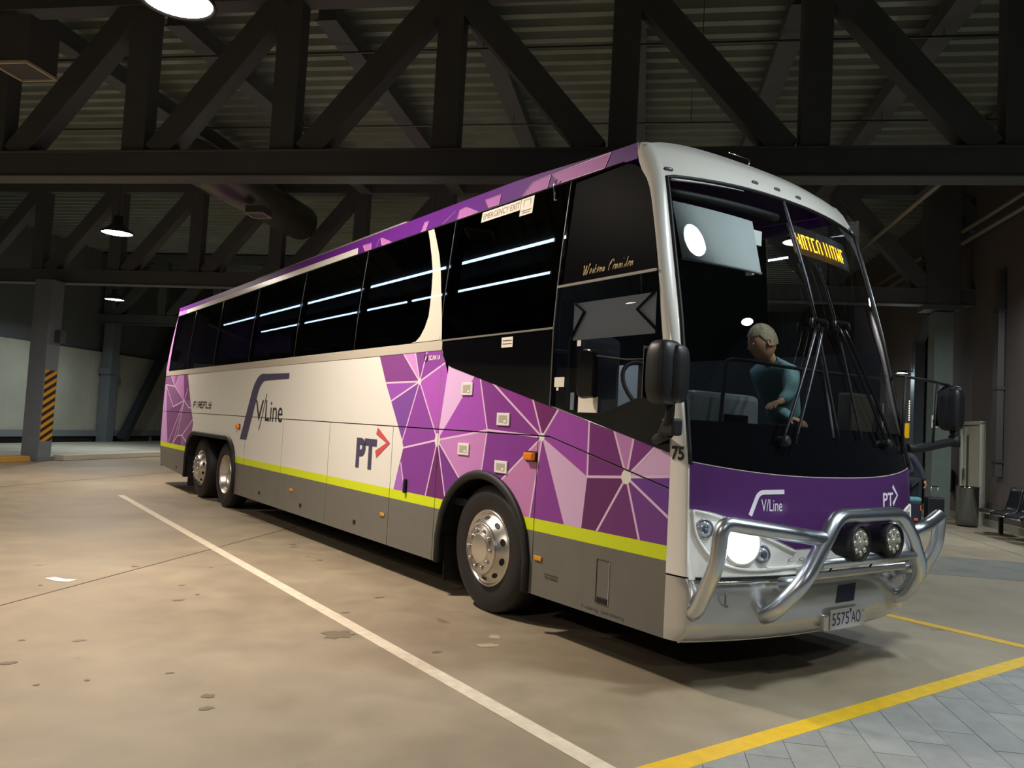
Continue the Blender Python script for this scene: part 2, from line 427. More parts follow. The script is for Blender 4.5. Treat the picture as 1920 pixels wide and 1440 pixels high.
LL = 'round high bay lamp '
for (a, b, c, l, p) in (
        (-4.1, .97, WARM, LL + 'beside the coach, brightest above the white bay line', 1.3),
        (2.5, -.5, COOL, LL + 'in front of the coach windscreen', .5),
        (5.5, -.3, COOL, LL + 'over the paving right of the coach front', .4),
        (-16.8, .97, WARM, LL + 'over the open floor farthest from the coach side', .5),
        (-10.4, 8.9, WARM, LL + 'between the nearest truss and the striped column', 1.0),
        (-4.1, 8.9, WARM, LL + 'over the middle of the coach roof', 1.0),
        (2.3, 8.9, COOL, LL + 'behind the coach front', .4),
        (6.15, 8.9, COOL, LL + 'close to the dark brown wall with the door', .5),
        (-16.8, 17.6, COOL, LL + 'near the pale concrete wall beyond the striped column', .6),
        (-10.4, 17.6, WARM, LL + 'behind the rear of the coach', .8),
        (2.3, 17.6, COOL, LL + 'over the far concourse behind the bin', .4),
        (-10.4, .97, WARM, LL + 'over the open floor left of the white bay line', .7),
        (-4.1, -7.3, WARM, LL + 'over the open floor facing the side of the coach', .8),
        (2.3, -7.3, COOL, LL + 'over the paving facing the coach front', .35)):
    lamp(a, b, c, l, LAMP_POWER * p)

# ---- left wall with concrete panels, rail, pillar and brace
def left_side():
    wl = MB().obox(W(-20.72, 11, 3.7), E1 * .15, E2 * 22, UP * 3.7).build('wall_left', mat('wall_upper_grey', '5f6264', .8, noise=.1, nscale=.6)); struct(wl)
    mc = mat('wall_concrete', 'a8a99a', .8, noise=.16, nscale=.7)
    b = -9.0
    while b < 31:
        MB().obox(W(-20.49, b + 2.17, 1.98), E1 * .08, E2 * 2.162, UP * 1.48).build('concrete_panel', mc, wl, bevel=.012); b += 4.35
    MB().obox(W(-20.52, 11, .25), E1 * .06, E2 * 22, UP * .25).build('plinth', mat('plinth_dark', '3b3f40', .8), wl)
    wb = MB().obox(W(-4, 32.2, 3.7), E1 * 18, E2 * .15, UP * 3.7).build('wall_back', mat('wall_back_grey', '4d5558', .8, noise=.1)); struct(wb)
    r = empty('guard_rail', W(-20.2, -8, 0), 'blue grey horizontal guard rail along the foot of the pale concrete wall', 'guard rail')
    mr = mat('rail_grey', '767d80', .5)
    MB().obox(W(-20.33, 11, .40), E1 * .05, E2 * 20, UP * .11).build('rail', mr, r, bevel=.01)
    for k in range(-8, 31, 3): MB().obox(W(-20.36, k + .3, .2), E1 * .03, E2 * .05, UP * .2).build('post', mr, r)
    m = mat('column_grey', '6a7176', .55, noise=.06)
    c = empty('wall_pillar', W(-20.05, 22.1, 0), 'grey steel pillar against the pale concrete wall beside the dark brace', 'column')
    MB().obox(W(-20.1, 22.1, 3.5), E1 * .2, E2 * .22, UP * 3.5).build('shaft', m, c, bevel=.01)
    MB().obox(W(-20.1, 22.1, 2.75), E1 * .24, E2 * .3, UP * .12).build('bracket', m, c, bevel=.01)
    br = MB().beam(W(-19.95, 22.9, .15), W(-19.95, 26.0, 5.0), .3, .3)
    tag(br.build('diagonal_brace', mat('brace_dark', '2f3438', .6), bevel=.01), 'dark slanting steel brace leaning from the foot of the grey pillar', 'brace')
    # raised walkway and kerb
    MB().obox(W(-17.5, 11, .05), E1 * 2.6, E2 * 21, UP * .05).build('trim_1', M_PLAT)['kind'] = 'structure'
    k = MB().obox(W(-14.75, 22.6, .07), E1 * .16, E2 * 9.4, UP * .07)
    tag(k.build('kerb', mat('kerb_pale', 'bdb7a6', .7), bevel=.015), 'pale concrete kerb leading away from the striped column', 'kerb')
    k = MB().obox(W(-14.95, 8.3, .07), E1 * .16, E2 * 4.0, UP * .07)
    tag(k.build('kerb', mat('kerb_yellow', 'b98f3a', .7), bevel=.015), 'yellow painted kerb ending at the striped column', 'kerb')
    # striped column
    cb = 12.75; ca = -15.02
    s_ = empty('striped_column', W(ca, cb, 0), 'blue grey steel column with a black and yellow hazard band', 'column')
    MB().obox(W(ca, cb, 2.26), E1 * .24, E2 * .22, UP * 2.26).build('shaft', mat('column_blue', '727b86', .55, noise=.05), s_, bevel=.012)
    MB().obox(W(ca, cb, .06), E1 * .3, E2 * .3, UP * .06).build('base_plate', m, s_, bevel=.01)
    MB().obox(W(ca + .32, cb + .1, 3.12), E1 * .09, E2 * .1, UP * .16).build('junction_box', mat('box_dark', '3c4042', .5), s_, bevel=.01)
    y0, y1 = .50, 2.26; n = 9
    mats = [mat('hazard_black', '201d1c', .6), mat('hazard_yellow', 'd59a1c', .6)]
    # each stripe is a slanted print on the side that faces the roadway
    hb = MB(); cell = [(-.2, y0), (.2, y0), (.2, y1), (-.2, y1)]
    st = (y1 - y0) / 9.0
    for i in range(-6, 26):
        z = y0 + i * st / 2 * 1.0
        pl = clip([(-.2, z), (.2, z + .22), (.2, z + .22 + st / 2), (-.2, z + st / 2)], cell)
        if pl: hb.add([W(ca + .2425, cb + p[0], p[1]) for p in (pl if norm_poly(pl) > 0 else pl[::-1])], [tuple(range(len(pl)))], i % 2)
    hb2 = hb.build('hazard_band', mats, s_)
left_side()

# ---- right side: brown wall, door, columns, signs
def right_side():
    mwall = mat('wall_brown', '5a504c', .85, noise=.08, nscale=1.2)
    wr = MB().obox(W(6.78, 20, 3.7), E1 * .15, E2 * 12.5, UP * 3.7).build('wall_right', mwall); struct(wr)
    bb = MB().obox(W(6.615, 20, .07), E1 * .015, E2 * 12.5, UP * .07).build('baseboard_right', mat('skirting', '8a8578', .7)); struct(bb)
    d = empty('door_1', W(6.6, 12.95, 0)); struct(d)
    md = mat('door_cream', 'c9c6b2', .5); mf = mat('door_frame', 'b6b4a3', .5)
    MB().obox(W(6.6, 12.95, 1.0), E1 * .03, E2 * .44, UP * 1.0).build('door_leaf', md, d, bevel=.004)
    f = MB(); f.obox(W(6.58, 12.47, 1.02), E1 * .06, E2 * .04, UP * 1.04); f.obox(W(6.58, 13.43, 1.02), E1 * .06, E2 * .04, UP * 1.04)
    f.obox(W(6.58, 12.95, 2.045), E1 * .06, E2 * .52, UP * .035); f.build('door_frame', mf, d, bevel=.004)
    MB().obox(W(6.565, 13.15, 1.25), E1 * .004, E2 * .055, UP * .55).build('vision_panel', mat('door_glass', '6f7264', .2), d)
    MB().obox(W(6.55, 13.30, .98), E1 * .012, E2 * .03, UP * .12).build('door_handle', M_CHROME, d, bevel=.004)
    mcg = mat('column_green', '69736d', .55, noise=.05)
    c = empty('steel_column', W(6.06, 13.3, 0), 'grey green steel column with a round sign, in front of the brown wall', 'column')
    MB().obox(W(6.06, 13.35, 2.2), E1 * .19, E2 * .2, UP * 2.2).build('shaft', mcg, c, bevel=.012)
    MB().obox(W(6.0, 13.3, 4.48), E1 * .36, E2 * .26, UP * .06).build('capital', M_STEEL2, c, bevel=.01)
    MB().obox(W(6.0, 13.26, 5.8), E1 * .34, E2 * .2, UP * 1.3).build('upper_shaft', M_STEEL, c, bevel=.01)
    s_ = MB().obox(W(5.90, 13.135, 2.05), E1 * .06, E2 * .004, UP * .13); s_.build('notice', M_LABEL, c)
    pts = [W(5.91 + .045 * math.cos(t * math.pi / 10), 13.127, 2.05 + .05 * math.sin(t * math.pi / 10)) for t in range(20)]
    MB().tube(pts, .008, 5, closed=True).build('notice_ring', M_INK, c)
    c2 = empty('slim_column', W(6.45, 16.0, 0), 'slim dark steel column with a splayed head behind the grey green column', 'column')
    MB().obox(W(6.46, 16.0, 2.05), E1 * .12, E2 * .14, UP * 2.05).build('shaft', mat('column_slate', '525a60', .55), c2, bevel=.01)
    MB().beam(W(6.46, 16.0, 4.05), W(6.46, 15.2, 4.7), .2, .2).build('head_strut', M_STEEL2, c2)
    bl = empty('bracket_lamp', W(6.1, 16.0, 3.3), 'small bright lamp on a bracket arm fixed to the slim dark column', 'lamp')
    MB().lathe([(.0001, .07), (.10, .06), (.13, .0), (.12, .0)], W(6.1, 16.0, 3.3), UP, 20).build('shade', M_STEEL, bl)
    MB().lathe([(.0001, -.004), (.118, .0), (.118, .01)], W(6.1, 16.0, 3.3), UP, 20).build('lens', mat('lamp_glow_c', 'ffffff', .5, emit=tuple(.5 + .5 * c for c in COOL), estr=18), bl)
    MB().tube([W(6.15, 16.0, 3.35), W(6.40, 16.0, 3.35)], .02, 8).build('arm', M_STEEL, bl)
    ld = bpy.data.lights.new('bracket_bulb', 'POINT'); ld.energy = 12; ld.shadow_soft_size = .1; ld.color = COOL
    lo = bpy.data.objects.new('bracket_bulb', ld); COL.objects.link(lo); lo.location = W(6.1, 16.0, 3.15); put(lo, bl)
    dp = empty('downpipe', W(6.5, 11.75, .9), 'dark square downpipe on the brown wall right of the cream door', 'pipe')
    MB().obox(W(6.55, 11.72, 3.0), E1 * .06, E2 * .10, UP * 2.0).build('pipe', mat('pipe_dark', '413c3b', .6), dp, bevel=.01)
    for z in (1.3, 2.7, 4.2): MB().obox(W(6.55, 11.72, z), E1 * .075, E2 * .12, UP * .03).build('clip', mat('pipe_clip', '353130', .6), dp)
    # timetable board, lit from behind, with the yellow board under it
    b = empty('timetable_board', W(6.55, 16.75, 2.15), 'small lit timetable board with pale lines on the wall beside the slim column', 'sign')
    MB().obox(W(6.57, 16.66, 2.42), E1 * .03, E2 * .22, UP * .29).build('case', M_BLACKM, b)
    ml = mat('board_lit', 'efe6cc', .5, emit='efe6cc', estr=.9)
    for k in range(9): MB().obox(W(6.537, 16.66, 2.66 - k * .06), E1 * .003, E2 * .19, UP * .021).build('line', ml, b)
    y = MB().obox(W(6.57, 17.02, 1.91), E1 * .03, E2 * .14, UP * .19)
    tag(y.build('yellow_sign', mat('sign_yellow', 'e2b21a', .5, emit='e2b21a', estr=.35), bevel=.005), 'plain yellow sign on the brown wall below the timetable board', 'sign')
    e = empty('blue_sign', W(6.5, 16.5, 1.85), 'dark blue sign with a white letter beside the yellow sign', 'sign')
    MB().obox(W(6.57, 16.47, 1.88), E1 * .03, E2 * .16, UP * .16).build('panel', mat('sign_blue', '262c4c', .5), e)
    text_on('letter', 'E', lambda u, v: W(6.535, 16.52 - u, v), 0, .1, 1.84, 1.98, M_LABEL, e)
right_side()

# ================================================================= THE COACH
BUS = empty('coach_bus', (1.25, 0, 0), 'white and purple intercity coach with lime stripe, black windows and a bull bar', 'coach')
def sx(z): return 0.0 if z < 2.2 else .09 * (z - 2.2) ** 1.3
ZC = [(.2, -.34), (.30, -.365), (.45, -.385), (.60, -.37), (.66, -.33), (1.0, -.315), (1.3, -.30), (2.2, -.13), (2.57, -.03), (3.18, .185), (3.28, .25), (3.42, .36), (3.52, .52)]
ZG = [(.2, .04, -.15), (.6, .02, -.17), (.66, .02, -.15), (1.3, .02, -.127), (2.2, .084, .051), (3.13, .16, .291), (3.38, .2, .42), (3.52, .3, .6)]
ZS = [(.2, 0.0), (1.14, 0.0), (1.37, .006), (2.05, .105), (2.36, .155), (2.54, .195), (2.75, .25), (2.97, .315), (3.11, .37), (3.2, .45), (3.30, .50), (3.42, .52)]
def ip(T, z, k=1):
    if z <= T[0][0]: return T[0][k]
    for i in range(len(T) - 1):
        if z <= T[i + 1][0]:
            t = (z - T[i][0]) / (T[i + 1][0] - T[i][0]); return T[i][k] + t * (T[i + 1][k] - T[i][k])
    return T[-1][k]
def ips(T, z, k=1, h=.06): return (ip(T, z - h, k) + 2 * ip(T, z, k) + ip(T, z + h, k)) / 4
def fy(x, z, off=0.0):
    xg = ips(ZG, z, 1); yg = ips(ZG, z, 2); yc = ips(ZC, z, 1, .04)
    t = min(abs(x - 1.25) / (1.25 - xg), 1.3)
    return yc + (yg - yc) * t ** 2.4 + off
def FP(x, z, off=0.0): return Vector((x, fy(x, z, off), z))
def rise(y):
    t = max(0.0, min(1.0, (y - .5) / 1.6)); return .055 * t * t * (3 - 2 * t)
def zr(x):   # height of the roof shell over x
    t = abs(x - 1.25) / 1.14
    return 3.505 - .115 * min(t, 1.0) ** 5 - .02 * min(t, 1) ** 2
def mx(p): return Vector((2.5 - p[0], p[1], p[2]))

# -------- livery: painted areas of the side in (y, z), rear is larger y
A_ = (3.114, 1.832); B_ = (2.732, 1.313); C_ = (1.247, 1.400); N_ = (1.962, 1.427); D_ = (.736, 1.157); E_ = (.365, 1.185)
PAINT = []
def paint(poly, key, layer): PAINT.append((poly, key, layer))
def stripe(p, r, w, key='lilac', layer=3):
    dx, dy = r[0] - p[0], r[1] - p[1]; L = math.hypot(dx, dy); nx, ny = -dy / L * w / 2, dx / L * w / 2
    paint([(p[0] + nx, p[1] + ny), (r[0] + nx, r[1] + ny), (r[0] - nx, r[1] - ny), (p[0] - nx, p[1] - ny)], key, layer)
def disc(c, r, key='lilac', layer=4, ry=None):
    paint([(c[0] + r * math.cos(k * math.pi / 10), c[1] + (ry or r) * math.sin(k * math.pi / 10)) for k in range(20)], key, layer)
COLS = {'white': M_WHITE, 'grey': M_SKIRT, 'lime': M_LIME, 'lilac': mat('livery_lilac', 'e3c3e0', .35), 'beige': M_TRIM}
def pc(h):
    if h not in COLS: COLS[h] = mat('livery_' + h, tuple(min(.9, c * k) for c, k in zip(hx(h)[:3], (1.16, 1.22, 1.34))), .5, spec=.12)
    return h
paint([(-.2, .80), (14, .80), (14, 2.2), (-.2, 2.2)], 'white', 0)
paint([(-.2, .1), (14, .1), (14, .726), (-.2, .726)], 'grey', 0)
paint([(-.2, .724), (14, .724), (14, .812), (-.2, .812)], 'lime', 1)
TOPZ = 2.10; SB = .812
def P(h, *pts): paint(list(pts), pc(h), 2)
P('7b4079', (3.974, 2.1), (3.46, 2.1), A_, (3.799, 1.828))
P('bd82b4', (3.46, 2.1), (3.226, 2.1), A_)
P('793f80', (3.226, 2.1), (3.009, 2.1), A_)
P('84408b', (3.009, 2.1), (2.60, 2.1), (2.677, 1.987), A_)
P('a352a4', A_, (2.677, 1.987), (2.616, 1.95), B_)
P('a352a4', (2.69, 1.99), (2.60, 2.02), (2.60, 1.94), (2.63, 1.94))
P('8d4d9b', A_, (3.799, 1.828), (3.663, 1.649))
P('76468a', A_, (3.663, 1.649), (3.384, 1.277))
P('84428c', A_, (3.384, 1.277), (3.355, 1.213), B_)
P('783b80', (3.355, 1.213), B_, (2.89, SB), (3.504, SB))
P('9a5fa8', (3.388, 1.075), (3.504, SB), (3.28, SB))
P('672e60', B_, (2.89, SB), (2.545, SB))
P('71387c', B_, (2.545, SB), (2.2, SB), (2.329, 1.005))
P('d0a6c8', B_, (2.616, 1.96), (2.181, 1.87))
P('994a9e', B_, (2.181, 1.87), (2.106, 1.85), N_)
P('7d3a86', B_, N_, (2.125, 1.399))
P('b778aa', B_, (2.125, 1.399), N_, (2.015, 1.089), (2.0, SB), (2.2, SB), (2.329, 1.005))
P('7c397d', N_, (2.106, 1.86), (1.951, 1.83), C_)
P('843780', C_, (1.951, 1.83), (1.39, 1.70))
P('6c2d5c', C_, (1.39, 1.70), (1.078, 1.62))
P('934794', C_, (1.078, 1.62), (.742, 1.54), D_, (.75, 1.16))
P('7b3a82', N_, C_, (1.749, 1.038), (1.7, SB), (2.0, SB), (2.015, 1.089))
P('b6769f', C_, (1.749, 1.038), (1.65, SB), (1.349, SB))
P('834084', C_, (1.349, SB), (.955, SB))
P('c8a2bc', C_, (.955, SB), (.772, SB), D_)
P('6f3469', D_, (.742, 1.54), (.498, 1.48), E_)
P('b078a2', E_, (.498, 1.49), (.313, 1.45))
P('753a72', E_, (.313, 1.45), (.11, 1.40))
P('c8a0bc', E_, (.11, 1.40), (-.05, 1.40), (-.05, 1.222))
P('6a4082', E_, (-.05, 1.222), (-.05, .95))
P('6f4079', E_, (-.05, .95), (-.05, SB), (.23, SB))
P('6e3a69', E_, (.23, SB), (.619, SB))
P('643359', D_, E_, (.619, SB), (.772, SB))
LW = .017
for p, r in ((A_, (3.46, 2.1)), (A_, (3.226, 2.1)), (A_, (3.009, 2.1)), (A_, (2.677, 1.987)), (A_, (3.799, 1.828)), (A_, (3.663, 1.649)), (A_, (3.384, 1.277)), (A_, B_),
             ((3.355, 1.213), B_), (B_, (2.89, SB)), (B_, (2.545, SB)), (B_, (2.329, 1.005)), (B_, (2.125, 1.399)), ((3.388, 1.075), (3.28, SB)),
             (N_, (2.106, 1.85)), (N_, (2.015, 1.089)), (N_, C_), ((2.125, 1.399), N_), (C_, (1.951, 1.82)), (C_, (1.39, 1.69)), (C_, (1.078, 1.60)), (C_, (1.749, 1.038)),
             (C_, (1.349, SB)), (D_, (.742, 1.54)), (D_, E_), (E_, (.498, 1.48)), (E_, (.313, 1.44)), (E_, (.11, 1.40)), (E_, (-.05, 1.222)), (E_, (-.05, .95)), (E_, (.23, SB)), (E_, (.619, SB))):
    stripe(p, r, LW)
disc(A_, .03, 'white'); disc(B_, .045, 'white', ry=.06); disc(C_, .03, 'white'); disc(E_, .045, 'white', ry=.045)
# rear block
P('81587d', (13.6, 2.1), (11.768, 2.1), (11.447, 1.635), (11.291, 1.424), (11.175, 1.298), (11.137, 1.218), (11.196, 1.03), (11.30, SB), (13.6, SB))
P('b98ab8', (13.7, 1.93), (13.36, 1.93), (13.22, 1.394), (12.972, .833), (12.95, SB), (13.7, SB))
P('a86f9f', (13.058, 2.1), (12.729, 2.1), (12.688, 1.891)); P('b078a8', (12.408, 2.1), (12.048, 2.1), (11.90, 1.66), (12.688, 1.891))
P('74446f', (12.048, 2.1), (11.768, 2.1), (11.45, 1.64), (11.878, 1.621)); P('6e4567', (12.206, .972), (11.856, .992), (11.804, SB), (12.529, SB))
P('754a70', (13.22, 1.394), (12.697, 1.504), (11.878, 1.621), (12.206, .972), (12.529, SB), (12.95, SB))
for p, r in (((13.432, 1.932), (12.688, 1.891)), ((12.688, 1.891), (11.878, 1.621)), ((11.878, 1.621), (12.697, 1.504)), ((12.697, 1.504), (13.432, 1.932)), ((13.058, 2.1), (12.688, 1.891)),
             ((12.408, 2.1), (12.688, 1.891)), ((11.878, 1.621), (11.501, 1.498)), ((11.501, 1.498), (11.35, 1.498)), ((11.161, 1.298), (11.856, .992)), ((11.856, .992), (12.206, .972)), ((12.206, .972), (12.529, SB)),
             ((11.856, .992), (11.804, SB)), ((11.856, .992), (11.452, .867)), ((11.878, 1.621), (12.5, SB)), ((11.878, 1.621), (12.9, SB)), ((11.878, 1.621), (12.206, .972)), ((11.878, 1.621), (11.655, 1.85))):
    stripe(p, r, .022)
KEYS = list(COLS.keys()); LAYER = .0005
def side_panel(name, cells, outline, parent=BUS, far=False):
    used = []; mb = MB()
    for order, (poly, key, layer) in enumerate(PAINT):
        for c in cells:
            pl = clip(poly, c)
            if not pl: continue
            if key not in used: used.append(key)
            if norm_poly(pl) > 0: pl = pl[::-1]
            mb.add([(sx(z) - LAYER * layer - order * 6e-6, y, z) for y, z in pl], [tuple(range(len(pl)))], used.index(key))
    n = len(outline)     # returned edges of the sheet
    if norm_poly(outline) < 0: outline = outline[::-1]
    mb.add([(0.0, y, z) for y, z in outline] + [(.02, y, z) for y, z in outline], [(i, n + i, n + (i + 1) % n, (i + 1) % n) for i in range(n)], used.index('grey') if 'grey' in used else 0)
    return mb.build(name, [COLS[k] for k in used], parent)
def arch_front(y):
    t = (y - 1.985) / .632
    return .47 + .60 * math.sqrt(max(0, 1 - t * t)) if abs(t) < 1 else .275
def arch_rear(y):
    d_ = max(9.05 - y, y - 10.95, 0); r = .50
    return 1.07 if d_ == 0 else (.62 + .45 * math.sqrt(max(0, 1 - (d_ / r) ** 2)) if d_ < r else .275)
def strip_cells(y0, y1, h, zt, n, extra=()):
    ys = sorted(set([y0 + (y1 - y0) * i / n for i in range(n + 1)] + [e for e in extra if y0 < e < y1]))
    return [[(a, h(a + 1e-4)), (b, h(b - 1e-4)), (b, zt), (a, zt)] for a, b in zip(ys[:-1], ys[1:])]
G_ = .004
side_panel('front_skirt_door', [[(0, .275), (1.289, .275), (1.289, 1.403), (1.167, 1.403), (0, 1.142)]], [(0, .275), (1.289, .275), (1.289, 1.403), (1.167, 1.403), (0, 1.142)])
side_panel('upper_front_panel', [[(0, 1.152), (1.167, 1.413), (1.167, 1.622), (0, 1.356)], [(1.167, 1.413), (2.618, 1.413), (2.618, 1.957), (1.167, 1.622)], [(2.618, 1.413), (2.732, 1.413), (2.732, 2.1), (2.69, 2.02), (2.618, 1.957)]],
           [(0, 1.152), (1.167, 1.413), (2.732, 1.413), (2.732, 2.1), (2.618, 1.957), (0, 1.356)])
ca = strip_cells(1.297, 2.718, arch_front, 1.403, 30, (1.353, 1.3531, 2.617, 2.6171))
side_panel('front_arch_panel', ca, [(1.297, .275), (1.353, .275)] + [(1.353 + i * 1.264 / 24, arch_front(1.3535 + i * 1.2635 / 24)) for i in range(25)] + [(2.617, .275), (2.718, .275), (2.718, 1.403), (1.297, 1.403)])
for y0, y1 in ((2.726, 3.580), (3.588, 5.114), (5.122, 6.620), (6.628, 8.158)):
    c = [(y0, .275), (y1, .275), (y1, 1.403), (y0, 1.403)]
    side_panel('luggage_door', [c], c)
cr_ = strip_cells(8.166, 11.455, arch_rear, 1.403, 44, (8.55, 8.5501, 11.45, 11.4501))
side_panel('rear_arch_panel', cr_, [(8.166, .275), (8.55, .275)] + [(8.55 + i * 2.9 / 40, arch_rear(8.5505 + i * 2.899 / 40)) for i in range(41)] + [(11.455, .275), (11.455, 1.403), (8.166, 1.403)])
c = [(11.463, .285), (13.40, .365), (13.56, .80), (13.56, 1.403), (11.463, 1.403)]
side_panel('rear_corner_panel', [c], c)
c = [(2.740, 1.413), (13.56, 1.413), (13.50, 2.1), (2.740, 2.1)]
side_panel('upper_side_panel', [c], c)
t = MB(); t.box(-.006, .02, 2.74, 13.48, 2.101, 2.192); t.build('waist_rail', M_TRIM, BUS, bevel=.004)
# body core behind the panels and underneath
def core():
    b = MB(); b.box(.05, 2.45, 2.65, 8.2, .30, .42); b.box(.75, 1.75, .1, 13.2, .32, .60); b.box(.05, 2.45, -.05, 1.25, .34, .50); b.box(.05, 2.45, 11.6, 13.3, .36, .5)
    b.build('underframe', M_BLACKM, BUS)
    b = MB(); b.box(.06, 2.44, 2.8, 13.3, 1.18, 1.24); b.box(.06, 2.44, .0, 2.8, .78, .84); b.build('cabin_floor', M_DARK, BUS)
    b = MB(); b.box(.12, 2.38, 2.7, 2.74, .84, 1.6); b.build('step_riser', M_DARK, BUS)
core()
b = MB()
for y0, y1, z0, z1 in ((0.0, 1.34, .3, 1.36), (2.63, 8.53, .3, 2.2), (8.53, 11.46, 1.1, 2.2), (11.46, 13.4, .37, 2.2), (1.34, 2.63, 1.1, 1.5)):
    b.box(.022, .04, y0, y1, z0, z1)
b.build('side_backing', M_BLACKM, BUS)

# -------- wheel wells, flares, wheels
def well(name, curve):
    n = len(curve)
    for x0, x1 in ((.0, .72), (2.5, 1.78)):
        mb = MB(); mb.add([(x0, y, z) for y, z in curve] + [(x1, y, z) for y, z in curve], [(i, i + 1, n + i + 1, n + i) for i in range(n - 1)] + [tuple(range(n, 2 * n))])
        mb.build(name, M_BLACKM, BUS)
cf = [(1.353, .28)] + [(1.353 + i * 1.264 / 28, arch_front(1.354 + i * 1.262 / 28)) for i in range(29)] + [(2.617, .28)]
cr2 = [(8.55, .28)] + [(8.55 + i * 2.9 / 40, arch_rear(8.551 + i * 2.898 / 40)) for i in range(41)] + [(11.45, .28)]
well('wheel_well', cf); well('wheel_well', cr2)
for cv in (cf, cr2):
    o = MB().tube([(-.012, y, z) for y, z in cv], .036, 10, flat=((1, 0, 0), .75)).build('wheel_arch_flare', M_RUBBER, BUS)
    o = MB().tube([(2.512, y, z) for y, z in cv], .036, 8, flat=((1, 0, 0), .75)).build('wheel_arch_flare', M_RUBBER, BUS)
def wheel(y, z, deep, sgn=1, x0=.03):
    """sgn +1: near side, outer face towards -x"""
    ax = Vector((-sgn, 0, 0)); org = Vector((x0 if sgn > 0 else 2.5 - x0, y, z)); R_ = z
    w = MB().lathe([(.285, -.28), (.36, -.29), (R_ - .035, -.275), (R_, -.235), (R_, -.05), (R_ - .018, -.022), (R_ - .05, -.006), (.42, .004), (.36, .0), (.31, -.012), (.292, -.02)], org, ax, 48, caps=False)
    for r in (.335, .40, R_ - .06): pass
    ty = w.build('wheel', M_TYRE, BUS)
    mr = [mat('rim_alloy', 'd2cdc6', .3, .9), M_BLACKM]
    if not deep:
        pr = [(.296, -.03), (.299, -.012), (.292, -.006), (.284, -.012), (.278, -.022), (.268, -.028), (.262, -.024), (.206, .040), (.201, .048), (.200, .058), (.193, .064), (.189, .057), (.185, .060), (.120, .062), (.116, .068), (.100, .072), (.0001, .073)]
    else:
        pr = [(.296, -.03), (.299, -.012), (.292, -.006), (.284, -.012), (.276, -.04), (.266, -.09), (.245, -.135), (.20, -.15), (.19, -.158), (.115, -.156), (.112, -.09), (.095, -.075), (.0001, -.073)]
    rm = MB().lathe(pr, org, ax, 48, caps=False)
    u = Vector((0, 1, 0)); v = Vector((0, 0, 1))
    for k in range(10):
        th = 2 * math.pi * (k + .5) / 10; dr = u * math.cos(th) + v * math.sin(th); tn = u * -math.sin(th) + v * math.cos(th)
        if not deep: c0 = org + ax * .0045 + dr * .237; rd = (dr * .0165 + ax * -.0188)
        else: c0 = org + ax * -.1445 + dr * .222; rd = dr * .02 + ax * .006
        nrm = (tn.cross(rd)).normalized(); nrm = nrm if nrm.dot(ax) > 0 else -nrm
        rm.ngon([c0 + nrm * .003 + tn * .030 * math.cos(j * math.pi / 6) + rd * .82 * math.sin(j * math.pi / 6) for j in range(12)], 1)
    rim = rm.build('rim', mr, ty)
    for k in range(10):
        th = 2 * math.pi * k / 10; dr = u * math.cos(th) + v * math.sin(th); h = .061 if not deep else -.157
        MB().lathe([(.016, 0), (.016, .012), (.012, .021), (.0001, .024)], org + dr * .150 + ax * h, ax, 8).build('wheel_nut', M_CHROME, ty)
    return ty
for s_ in (1, -1):
    wheel(1.93, .50, False, s_); wheel(9.20, .50, True, s_, .04); wheel(10.66, .50, False, s_, .05)
    bt = MB().lathe([(.13, 0), (.13, .9)], (.35, 9.2, .5), (1, 0, 0), 14) if s_ > 0 else None
    if bt: 
        for yy in (1.93, 10.66): bt.lathe([(.08, 0), (.08, 1.9)], (.3, yy, .5), (1, 0, 0), 12)
        bt.build('axle', M_BLACKM, BUS)
# mud flaps behind the wheels
for y in (2.60, 11.43):
    MB().box(.05, .45, y - .005, y + .005, .12, .5).build('mud_flap', M_RUBBER, BUS)
    MB().box(2.05, 2.45, y - .005, y + .005, .12, .5).build('mud_flap', M_RUBBER, BUS)

